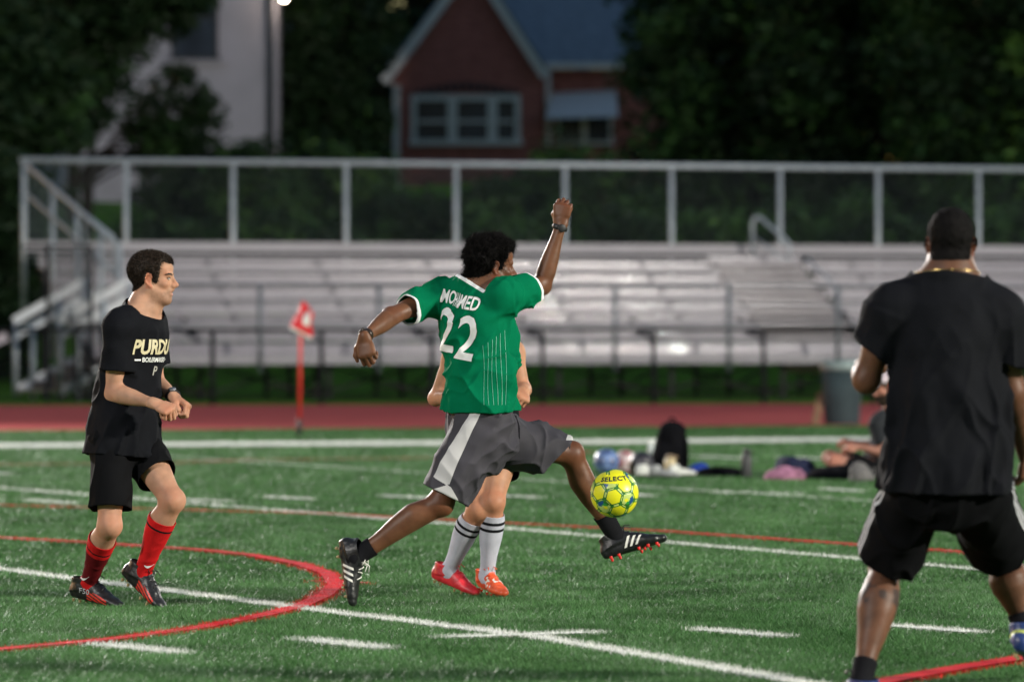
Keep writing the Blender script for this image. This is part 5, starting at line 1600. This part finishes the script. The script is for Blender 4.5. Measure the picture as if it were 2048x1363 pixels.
# thin gold chain on the neck
up = nrm(rt.hc - rt.N); c0 = rt.N + up * .030; rr = .0835
mb = MB(); pts = []
bvb = bvh_of(rt.bv, rt.bf)
for k in range(41):
    an = 2 * math.pi * k / 40; d = V(math.cos(an), math.sin(an), 0); o_ = c0 + V(0, 0, .012 * math.sin(an) * -1)
    h_ = bvb.ray_cast(Vector(o_ + d * .2), Vector(-d), .3)
    pts.append((np.array(h_[0]) if h_[0] is not None else o_ + d * rr) + d * .002)
mb.tube(pts, .0022, 6, cap=False); ch = mb.build('neck_chain', mat('gold_chain', (.75, .52, .20), .25, metal=1.0, var=.05), rt.root, rt.base, True)
mb = MB(); pb = pts[30]; mb.tube([pb + V(0, -.002, .005), pb + V(0, -.004, 0), pb + V(0, -.002, -.009)], [.002, .0045, .002], 8); mb.build('chain_clasp', MATS['gold_chain'], ch, rt.base, True)

# ---------------------------------------------------------------- player hidden behind the green shirt
D = 23.0
J = PJ(D, head=(972, 632, .02), neck=(968, 690, .03), shR=(908, 712, .0), shL=(1026, 704, .0), elR=(872, 795, .05), elL=(1047, 778, -.02), wrR=(925, 792, -.17), wrL=(1048, 782, -.22),
       hipR=(958, 872, 0), hipL=(1010, 872, 0), knR=(955, 1018, -.14), knL=(988, 1003, -.16), anR=(898, 1140, .02), anL=(974, 1150, -.05))
J.update(hf=(.3, -.95, 0), hu=(0, 0, 1), cf=(.2, -.98, -.05), pf=(.3, -.95, 0), toeR=(.82, -.48, -.30), upR=(.2, -.1, 1), toeL=(.42, -.90, -.12), upL=(0, -.1, 1))
M_skin_h = skin('tan', (0.46, 0.235, 0.14), .45)
hd = Person(G(950, 1190), 'player in white knee socks and orange shoes mostly hidden behind the green shirt', h=.0045)
hd.body(J, M_skin_h, arm=.86, leg=.93, torso=.88, head=.96, neck_r=.050, hands={
    'R': dict(d=(.6, -.8, 0), n=(0, -.2, 1), curl=FIST, s=.92), 'L': dict(d=(-.12, -.85, -.35), n=(.55, -.3, .75), curl=(1.2, 1.5, .9), s=.95)})
hd.hair(([-.13, -.085, -.06, -.03, -.012, .010, .036, .043, .085, .12], [-.085, -.080, -.07, -.05, -.03, -.03, -.02, .01, .07, .066]), .02, M_hair_dark, rough=.003, strands=1500)
hd.shirt(M_blackcloth, ease=.010, sleeve=.10, srad=(.050, .050), hem=-.08, collar=.0, arm=.80, rows=[(0, .130, .100), (.3, .135, .105), (.55, .140, .110), (.8, .105, .092), (1, .060, .050)], sides='', tank=True)
hd.shorts(M_blackshort, top=.05, length={'R': .55, 'L': .55}, r0=.098, r1=.098)
M_sockwhite = cloth('white_sock', (0.48, 0.48, 0.56), .85, .2)
ring = lambda t: .020 - np.minimum(np.abs(t - .265), np.abs(t - .355))
blend_attr(M_sockwhite, 'trim', (.010, .010, .012))
for q in 'RL':
    hd.sock(q, M_sockwhite, t0=.17, leg=.97, slots=[ring])
M_bootorange = mat('boot_orange', (0.78, 0.105, 0.035), .4, var=.25, scale=25, bump=.2, bscale=150)
M_bootcoral = mat('boot_red_coral', (0.66, 0.030, 0.045), .42, var=.25, scale=25, bump=.2, bscale=150)
sp = lambda C: (vnoise(C * 90) > .66) & (C[:, 1] > .06) & (C[:, 1] < .13) & (C[:, 2] > .03)
hd.shoe('L', M_bootorange, M_studred, size=.92, slots=[(M_bootwhite, sp)], lace_m=M_bootorange)
hd.shoe('R', M_bootcoral, M_studgold, size=.90, lace_m=M_bootcoral)

# ---------------------------------------------------------------- man sitting on the turf far behind
D = 41.0
g0 = P(1750, 965, D)[2]
J = PJ(D, head=(1773, 774, .0), neck=(1784, 826, .02), shR=(1757, 846, -.14), shL=(1797, 842, .16), elR=(1776, 905, -.24), elL=(1765, 895, .25), wrR=(1715, 893, -.16), wrL=(1707, 885, .02),
       hipR=(1752, 938, -.10), hipL=(1760, 938, .10), knR=(1668, 922, -.26), knL=(1660, 915, .22), anR=(1740, 945, -.35), anL=(1742, 945, .05))
J.update(hf=(-.9, -.3, -.30), hu=(-.25, -.05, 1), cf=(-.95, -.25, 0), pf=(-.95, -.2, .1), toeR=(-.3, -.8, -.2), upR=(-.3, -.3, .9), toeL=(-.3, -.8, -.2), upL=(-.3, -.3, .9), bend=(.04, 0, 0))
si = Person(G(1750, 962), 'bearded man in dark shirt and pale cap sitting cross legged on the turf', h=.0065)
si.body(J, skin('sitter', (0.46, 0.22, 0.16), .5), torso=1.16, arm=1.15, leg=1.1, head=1.04, hands={
    'R': dict(d=(-.9, .1, .1), n=(0, -.5, .8), curl=(.8, .9, .5), thumb='side'), 'L': dict(d=(-.9, -.2, .2), n=(0, -.3, .8), curl=(.8, .9, .5), thumb='side')})
si.patch('beard', lambda L: (L[:, 2] < -.035) & (L[:, 1] > .0), .012, M_hair_dark, .006)
si.hair(([-.13, -.06, -.03, .0, .03, .045, .06, .12], [-.07, -.06, -.03, -.02, -.02, .02, .03, .03]), .008, M_hair_dark, rough=.002, strands=0)
S = SDF(); H = si.HL; S.group([Ell(H(0, -.012, .060), V(.092, .115, .078), si.HR)], .01); S.cut(HalfSpace(H(0, 0, .045), nrm(H(0, 0, 1) - H(0, 0, 0)), .3), .004)
S2 = SDF(); v, f = S.mesh(.006)
S.group([Ell(H(0, .105, .048), V(.065, .065, .010), si.HR)], .01)
v, f = S.mesh(.006); si.link('cap', v, f, cloth('pale_cap', (.62, .52, .56), .8))
M_sitshirt = cloth('charcoal_shirt', (0.030, 0.032, 0.036), .85)
si.shirt(M_sitshirt, ease=.02, sleeve=.75, srad=(.085, .090), hem=-.06, collar=.015, h=.009, arm=1.1, folds_=lambda p: .014 * (folds(p, V(.2, 0, 1), 9, .2, 41.0) - .5))
si.shorts(M_blackshort, top=.05, length={'R': .72, 'L': .72}, r0=.115, r1=.115, h=.009)
for q in 'RL':
    si.sock(q, M_sockblack, t0=.35, leg=1.1, h=.007); si.shoe(q, mat('shoe_grey', (.16, .15, .15), .6, var=.4, scale=20), M_blackrub, h=.006, lace_m=M_blackrub, studs=False)
# ------------------------------------------------------------------ match ball in the air
def make_ball(c, R, rot, mats_fn, root_label, cat='ball', name='soccer_ball', sub=5, group=None, text=None, ring=True):
    o = empty(name, c, root_label, cat, group)
    ph = (1 + 5 ** .5) / 2
    ico = np.array([(s1 * a, s2 * b, 0) for a, b in ((1, ph),) for s1 in (-1, 1) for s2 in (-1, 1)], float)
    ico = np.concatenate([np.stack([ico[:, 2], ico[:, 0], ico[:, 1]], 1), np.stack([ico[:, 0], ico[:, 1], ico[:, 2]], 1), np.stack([ico[:, 1], ico[:, 2], ico[:, 0]], 1)])
    ico /= np.linalg.norm(ico[0])
    edges = [(i, j) for i in range(12) for j in range(12) if i != j and ico[i] @ ico[j] > .4]
    # truncated icosahedron: a vertex a third of the way along each directed edge
    tv = {(i, j): nrm(ico[i] * 2 + ico[j]) for i, j in edges}
    polys = []
    for i in range(12):
        nb = [j for k, j in edges if k == i]
        polys.append(('pent', ico[i], [tv[(i, j)] for j in nb]))
    seen = set()
    for i, j in edges:
        for k in range(12):
            if (i, k) in tv and (j, k) in tv:
                t = tuple(sorted((i, j, k)))
                if t not in seen:
                    seen.add(t); a, b, d = t
                    polys.append(('hex', nrm(ico[a] + ico[b] + ico[d]), [tv[(a, b)], tv[(b, a)], tv[(b, d)], tv[(d, b)], tv[(d, a)], tv[(a, d)]]))
    for idx, (kind, cen, vs) in enumerate(polys):
        e1 = nrm(vs[0] - (vs[0] @ cen) * cen); e2 = np.cross(cen, e1)
        vs = sorted(vs, key=lambda q: math.atan2(q @ e2, q @ e1)); n = len(vs)
        V_, F_, U_ = [], [], []
        for s in range(n):
            a, b = vs[s], vs[(s + 1) % n]; base = len(V_); ids = {}
            for u in range(sub + 1):
                for w in range(sub + 1 - u):
                    q = cen + (a - cen) * u / sub + (b - cen) * w / sub
                    ids[(u, w)] = len(V_); edge = 1 if u + w == sub else 0
                    V_.append(nrm(q) * R * (1 - .012 * edge)); U_.append(((u + w) / sub, (w - u) / sub, s))
            for u in range(sub):
                for w in range(sub - u):
                    F_.append([ids[(u, w)], ids[(u+1, w)], ids[(u, w+1)]])
                    if u + w < sub - 1: F_.append([ids[(u+1, w)], ids[(u+1, w+1)], ids[(u, w+1)]])
        V_ = np.array(V_) @ rot.T; F_ = np.array(F_); U = np.array(U_)
        cc = rot @ cen
        fu = U[F_].mean(1)
        lx = np.stack([V_[F_].mean(1) @ (rot @ e1), V_[F_].mean(1) @ (rot @ e2)], 1) / R
        ms, fm = mats_fn(kind, idx, fu, lx, V_[F_].mean(1) / R)
        link_mesh('panel', V_, F_, ms, o, None, True, fm)
    return o
M_by = mat('ball_yellow', (0.78, 0.74, 0.015), .38, var=.04, coat=.3)
M_bg = mat('ball_green', (0.03, 0.16, 0.02), .4, var=.1, coat=.3)
M_bb = mat('ball_blue', (0.012, 0.075, 0.22), .4, var=.1, coat=.3)
M_bl = mat('ball_lightgreen', (0.50, 0.62, 0.16), .4, var=.2, coat=.3)
M_bm = mat('ball_midgreen', (0.04, 0.34, 0.05), .4, var=.2, coat=.3)
top = {}
def match_cols(kind, idx, fu, lx, nv):
    ms = [M_by, M_bg, M_bb, M_bl, M_bm]
    r = fu[:, 0]; fm = np.zeros(len(r), int)
    if kind == 'hex':
        a = np.abs(fu[:, 1])                              # 0 mid side, 1 corner
        fm[(r > .80) & (r < .87)] = 1
        fm[(r > .80) & (a > .55)] = 1
        fm[(r > .90) & (a < .5)] = 3
    else:
        ang = np.arctan2(lx[:, 1], lx[:, 0]); rr = np.hypot(lx[:, 0], lx[:, 1])
        k = ((ang + math.pi) / (2 * math.pi) * 5 + idx * 1.3) % 5
        z = np.sin(ang * 14) * .02
        fm[:] = 3
        fm[(k < 1.6) & (rr + z > .05)] = 4
        fm[(k > .9) & (k < 2.3) & (rr + z > .10)] = 2
        fm[(k < .9) & (rr > .19)] = 1
        d = np.hypot(lx[:, 0] + .09, lx[:, 1] + .02); fm[d < .085] = 0
        fm[r > .88] = 1
    az_ = np.arctan2(nv[:, 0], -nv[:, 1]); el_ = np.arcsin(np.clip(nv[:, 2], -1, 1))
    fm[(np.abs(az_ + .02) < .80 - .25 * np.abs(el_ - .62)) & (np.abs(el_ - .68) < .24)] = 0
    return ms, fm
bc = P(1229, 986, 21.75); BR = 48.5 * 21.75 / FPX
# orient so that a yellow panel holds the lettering near the top, facing the camera
def rot_to(a, b):
    a, b = nrm(a), nrm(b); v = np.cross(a, b); c = a @ b
    K = np.array([[0, -v[2], v[1]], [v[2], 0, -v[0]], [-v[1], v[0], 0]])
    return np.eye(3) + K + K @ K / (1 + c)
ph = (1 + 5 ** .5) / 2
hexc = nrm(V(1, 1, 1)); view = nrm(V(-.05, -1.0, -.12))
r0 = rot_to(hexc, view); an = math.radians(-15)
ax = view; K = np.array([[0, -ax[2], ax[1]], [ax[2], 0, -ax[0]], [-ax[1], ax[0], 0]])
r1 = np.eye(3) + math.sin(an) * K + (1 - math.cos(an)) * K @ K
ball = make_ball(bc, BR, r1 @ r0, match_cols, 'yellow and green match ball flying above the raised boot', sub=9)
tv, tf = text_mesh('SELECT', .034, .0016, cell=.006, sx=1.08, space=1.18)
ang = tv[:, 0] / (BR * .86)                                 # bend the word round the crown of the ball
elv = math.radians(38) + tv[:, 1] / BR
out = np.stack([np.sin(ang) * np.cos(elv), -np.cos(ang) * np.cos(elv), np.sin(elv)], 1) * (BR * 1.006)
rz = math.radians(4); out = out @ np.array([[math.cos(rz), 0, -math.sin(rz)], [0, 1, 0], [math.sin(rz), 0, math.cos(rz)]]).T
link_mesh('lettering', out, tf, mat('ball_ink', (.02, .035, .03), .5), ball, None, True)

# ------------------------------------------------------------------ corner flag
cfp = G(600, 872); Yc = cfp[1]
fl = empty('corner_flag', cfp, 'red corner flag with white emblem on a red pole beside the sideline', 'flag')
m = MB(); m.tube([P(598, 872, Yc), P(599, 838, Yc)], .030, 10); m.build('flag_base', mat('flag_base_black', (.02, .02, .02), .6), fl, cfp, True)
m = MB(); m.tube([P(599, 840, Yc), P(602, 610, Yc)], .023, 10); m.build('flag_pole', mat('flag_red_pole', (.60, .025, .022), .45), fl, cfp, True)
n1, n2 = 14, 10
cr = [(605, 600), (628, 628), (622, 680), (580, 658)]
vv = []; fm = []
for i in range(n1 + 1):
    for k in range(n2 + 1):
        s, t = i / n1, k / n2
        x = (1-s)*((1-t)*cr[0][0] + t*cr[3][0]) + s*((1-t)*cr[1][0] + t*cr[2][0]); y = (1-s)*((1-t)*cr[0][1] + t*cr[3][1]) + s*((1-t)*cr[1][1] + t*cr[2][1])
        vv.append(P(x + 2 * math.sin(t * 6 + s * 3), y, Yc - .05 + .06 * math.sin(s * 5 + t * 4)))
ff = np.array([[i*(n2+1)+k, i*(n2+1)+k+1, (i+1)*(n2+1)+k+1, (i+1)*(n2+1)+k] for i in range(n1) for k in range(n2)])
fc = np.array([[(i + .5) / n1, (k + .5) / n2] for i in range(n1) for k in range(n2)])
fmt = ((np.hypot((fc[:, 0] - .62) / .22, (fc[:, 1] - .36) / .26) < 1) | (fc[:, 1] > .92)).astype(int)
solidify(link_mesh('flag_cloth', vv, ff, [mat('flag_red', (.68, .02, .03), .7), M_printwhite], fl, cfp, True, fmt), .004)

# ------------------------------------------------------------------ rubbish bin and plank by the track
gb_ = G(1684, 848); Yg = gb_[1]
bn = empty('rubbish_bin', gb_, 'tall grey green rubbish bin with pale rim on the edge of the track', 'bin')
m = MB(); zt = P(0, 738, Yg)[2]; r = .265
m.tube([gb_ + V(0, 0, .0), gb_ + V(0, 0, .03), gb_ + V(0, 0, zt * .5), gb_ + V(0, 0, zt)], [r * .86, r * .9, r * .97, r * 1.03], 26); m.build('bin_body', mat('bin_grey_green', (.040, .058, .066), .7, spec=.2, var=.15, scale=4), bn, gb_, True)
m = MB(); m.tube([gb_ + V(0, 0, zt - .01), gb_ + V(0, 0, zt + .02), gb_ + V(0, 0, zt + .10), gb_ + V(0, 0, zt + .125)], [r * 1.10, r * 1.13, r * 1.11, r * .95], 26); m.build('bin_rim', mat('bin_rim_pale', (.24, .30, .30), .45), bn, gb_, True)
for s in (-1, 1):
    m = MB(); m.tube([gb_ + V(s * r * .95, -.05, zt * .82), gb_ + V(s * (r + .05), -.05, zt * .80), gb_ + V(s * (r + .05), .05, zt * .80), gb_ + V(s * r * .95, .05, zt * .82)], .014, 6); m.build('bin_handle', MATS['bin_grey_green'], bn, gb_, True)
m = MB(); m.bar(P(1630, 849, Yg - .2), P(1643, 786, Yg + .1), .10, .045, up=(0, 1, .1)); tag(m.build('wooden_plank', mat('plank_brown', (.22, .12, .07), .8, var=.3, aniso=(1, 1, .2))), 'brown wooden plank leaning beside the grey bin', 'plank')

# ------------------------------------------------------------------ kit lying on the turf
def sdf_obj(name, groups, m, label=None, cat=None, parent=None, base=None, h=.008, cuts=(), disp=None, group=None, fmat=None):
    S = SDF()
    for pr, k in groups: S.group(pr, k, k)
    for c in cuts: S.cut(c, .01)
    v, f = S.mesh(h)
    if disp: v = v + vnormals(v, f) * disp(v)[:, None]
    fm = fmat(fcent(v, f)) if fmat else None
    o = link_mesh(name, v, f, m, parent, base, True, fm)
    if label: tag(o, label, cat, group)
    return o
def plain_cols(a, b):
    def fn(kind, idx, fu, lx, nv):
        fm = np.zeros(len(fu), int)
        if kind == 'pent': fm[:] = 1
        fm[fu[:, 0] > .9] = 1
        return [a, b], fm
    return fn
Yk = 41.8
def gk(px, py=950): q = P(px, py, Yk); q[2] = 0; return q
make_ball(P(1213, 922, 41.2), .112, np.eye(3), plain_cols(mat('ball_pale_blue', (.16, .24, .46), .35, coat=.4), mat('ball_navy', (.06, .09, .22), .35, coat=.4)), 'pale blue football lying on the turf behind the match ball', sub=4)
make_ball(P(1252, 924, 41.9), .112, np.eye(3), plain_cols(mat('ball_pinkish', (.62, .50, .50), .35, coat=.4), mat('ball_rose', (.35, .12, .13), .4)), 'whitish pink football lying beside the pale blue football', sub=4)
make_ball(P(1283, 928, 41.5), .115, np.eye(3), plain_cols(mat('ball_charcoal', (.05, .045, .055), .4, coat=.3), mat('ball_black', (.02, .02, .025), .4)), 'charcoal football lying beside the black backpack', sub=4)
c = gk(1338); bpk = empty('backpack', c, 'black backpack standing upright on the turf', 'backpack')
def bpf(p): return .012 * (vnoise(p * 14) - .5) + .006 * (folds(p, V(0, 0, 1), 14, .3, 51) - .5)
M_bag = mat('bag_black', (.006, .006, .0075), .95, spec=.04, var=.3)
sdf_obj('bag_body', [([Loft(c + V(-.02, 0, .07), c + V(.035, .02, .39), V(0, -1, 0), [(0, .148, .12), (.4, .142, .12), (.75, .132, .110), (1, .118, .098)], cap=.085)], .03)], M_bag, parent=bpk, base=c, disp=bpf)
sdf_obj('front_pocket', [([Loft(c + V(-.03, -.09, .07), c + V(-.01, -.08, .24), V(0, -1, 0), [(0, .11, .05), (1, .09, .04)])], .02)], M_bag, parent=bpk, base=c)
m = MB(); m.tube([c + V(.10, -.02, .40), c + V(.15, -.05, .30), c + V(.155, -.06, .14), c + V(.14, -.04, .03)], .018, 8); m.build('shoulder_strap', M_bag, bpk, c, True)
m = MB(); m.tube([c + V(.0, .01, .465), c + V(.01, .01, .505), c + V(.05, .01, .50), c + V(.06, .01, .46)], .009, 6); m.build('grab_handle', M_bag, bpk, c, True)
def bottle(px, py, Y, h, r, m1, m2, label, waist=.75):
    b = P(px, py, Y); b[2] = 0
    o = empty('drink_bottle', b, label, 'bottle')
    q = MB(); q.tube([b, b + V(0, 0, .01), b + V(0, 0, h * .68), b + V(0, 0, h * .80), b + V(0, 0, h * .84)], [r * .92, r, r, r * waist, r * .6], 16); q.build('bottle_body', m1, o, b, True)
    q = MB(); q.tube([b + V(0, 0, h * .835), b + V(0, 0, h * .85), b + V(0, 0, h * .96), b + V(0, 0, h)], [r * .62, r * .68, r * .66, r * .5], 14); q.build('bottle_cap', m2, o, b, True)
    q = MB(); q.tube([b + V(r * .6, 0, h * .88), b + V(r * 1.25, 0, h * .93), b + V(r * 1.3, 0, h * .86), b + V(r * .7, 0, h * .80)], r * .12, 6); q.build('carry_loop', m2, o, b, True)
    return o
bottle(1493, 958, 41.0, .255, .047, mat('bottle_steel', (.045, .045, .048), .5, metal=.2), mat('bottle_cap_dark', (.03, .03, .03), .4), 'grey metal drink bottle standing alone right of the dark bag')
bottle(1340, 950, 41.2, .20, .052, mat('bottle_cream', (.62, .50, .30), .5), mat('bottle_cap_tan', (.25, .17, .10), .5), 'cream coloured drink bottle standing in front of the backpack', .9)
bottle(1302, 935, 42.6, .30, .036, mat('bottle_clear', (.50, .54, .54), .2), M_printwhite, 'tall whitish bottle standing behind the left side of the backpack', .8)
def trainer(px, py, Y, ang, m, label):
    b = P(px, py, Y); b[2] = 0; d = V(math.cos(ang), math.sin(ang), 0); s = V(-d[1], d[0], 0)
    o = empty('trainer_shoe', b, label, 'shoe', 'loose shoes beside the backpack')
    L = lambda a, c_, z: b + a * s + c_ * d + V(0, 0, z)
    sdf_obj('upper', [([Loft(L(0, -.11, .05), L(0, .14, .035), V(0, 0, 1), [(0, .036, .04), (.4, .04, .04), (.75, .045, .03), (1, .028, .02)], cap=.02), Loft(L(0, -.07, .06), L(0, -.075, .105), d, [(0, .038, .05), (1, .036, .05)], cap=.01)], .02)], m, parent=o, base=b,
            h=.007, cuts=[HalfSpace(L(0, 0, .018), V(0, 0, 1), .2)])
    sdf_obj('sole', [([Loft(L(0, -.115, .012), L(0, .145, .012), V(0, 0, 1), [(0, .036, .014), (.75, .046, .014), (1, .03, .012)], cap=.02)], .01)], M_blackrub, parent=o, base=b, h=.006)
M_tw = mat('trainer_white', (.60, .60, .57), .6, var=.15, scale=20); M_tg = mat('trainer_grey', (.36, .36, .36), .6, var=.2, scale=20)
trainer(1300, 951, 41.2, .3, M_tw, 'white trainer lying in front of the charcoal football')
trainer(1325, 953, 40.9, -.5, M_tg, 'grey trainer lying left of the cream bottle')
trainer(1362, 951, 41.2, .6, M_tw, 'white trainer lying right of the cream bottle')
def heap(px, py, Y, rx, ry, rz, m, label, cat, name, seed, sx=0.0):
    b = P(px, py, Y); b[2] = 0; rng = np.random.default_rng(seed)
    pr = [Ell(b + V(rng.uniform(-.6, .6) * rx + sx * 0, rng.uniform(-.4, .4) * ry, rng.uniform(.2, .5) * rz), V(rx * rng.uniform(.35, .65), ry * .6, rz * rng.uniform(.4, .62))) for _ in range(7)] + [Ell(b + V(0, 0, .02), V(rx, ry, rz * .4))]
    return sdf_obj(name, [(pr, .05)], m, label, cat, h=.010, cuts=[HalfSpace(b, V(0, 0, 1), .9)], disp=lambda p: .022 * (folds(p, V(1, .4, .3), 10, .25, seed) - .5) + .01 * (vnoise(p * 25) - .5))
heap(1393, 945, 41.8, .085, .08, .09, cloth('royal_blue', (.02, .05, .30), .8), 'small royal blue cloth bundle lying right of the trainers', 'cloth', 'blue_bundle', 61)
heap(1412, 949, 41.7, .075, .08, .05, cloth('grey_rag', (.42, .42, .38), .8), 'crumpled pale towel lying beside the blue bundle', 'towel', 'crumpled_towel', 62)
heap(1446, 957, 41.3, .20, .12, .07, M_bag, 'flat black bag lying left of the grey metal bottle', 'bag', 'flat_bag', 63)
heap(1570, 968, 40.4, .155, .12, .095, cloth('pink_kit', (.34, .15, .23), .8, var=.6), 'pink patterned cloth bundle lying in front of the navy clothes', 'cloth', 'pink_bundle', 64)
heap(1590, 952, 40.9, .17, .14, .20, cloth('navy_kit', (.018, .022, .05), .8), 'navy clothes heaped behind the pink bundle', 'clothes', 'navy_clothes', 65)
heap(1668, 962, 40.5, .27, .14, .11, M_bag, 'long black kit bag lying in front of the sitting man', 'bag', 'kit_bag', 66)
heap(1722, 972, 40.2, .10, .10, .14, mat('grey_pack_cloth', (.13, .12, .12), .8, var=.4, scale=16), 'small grey patterned bag lying right of the black kit bag', 'bag', 'grey_bag', 67)
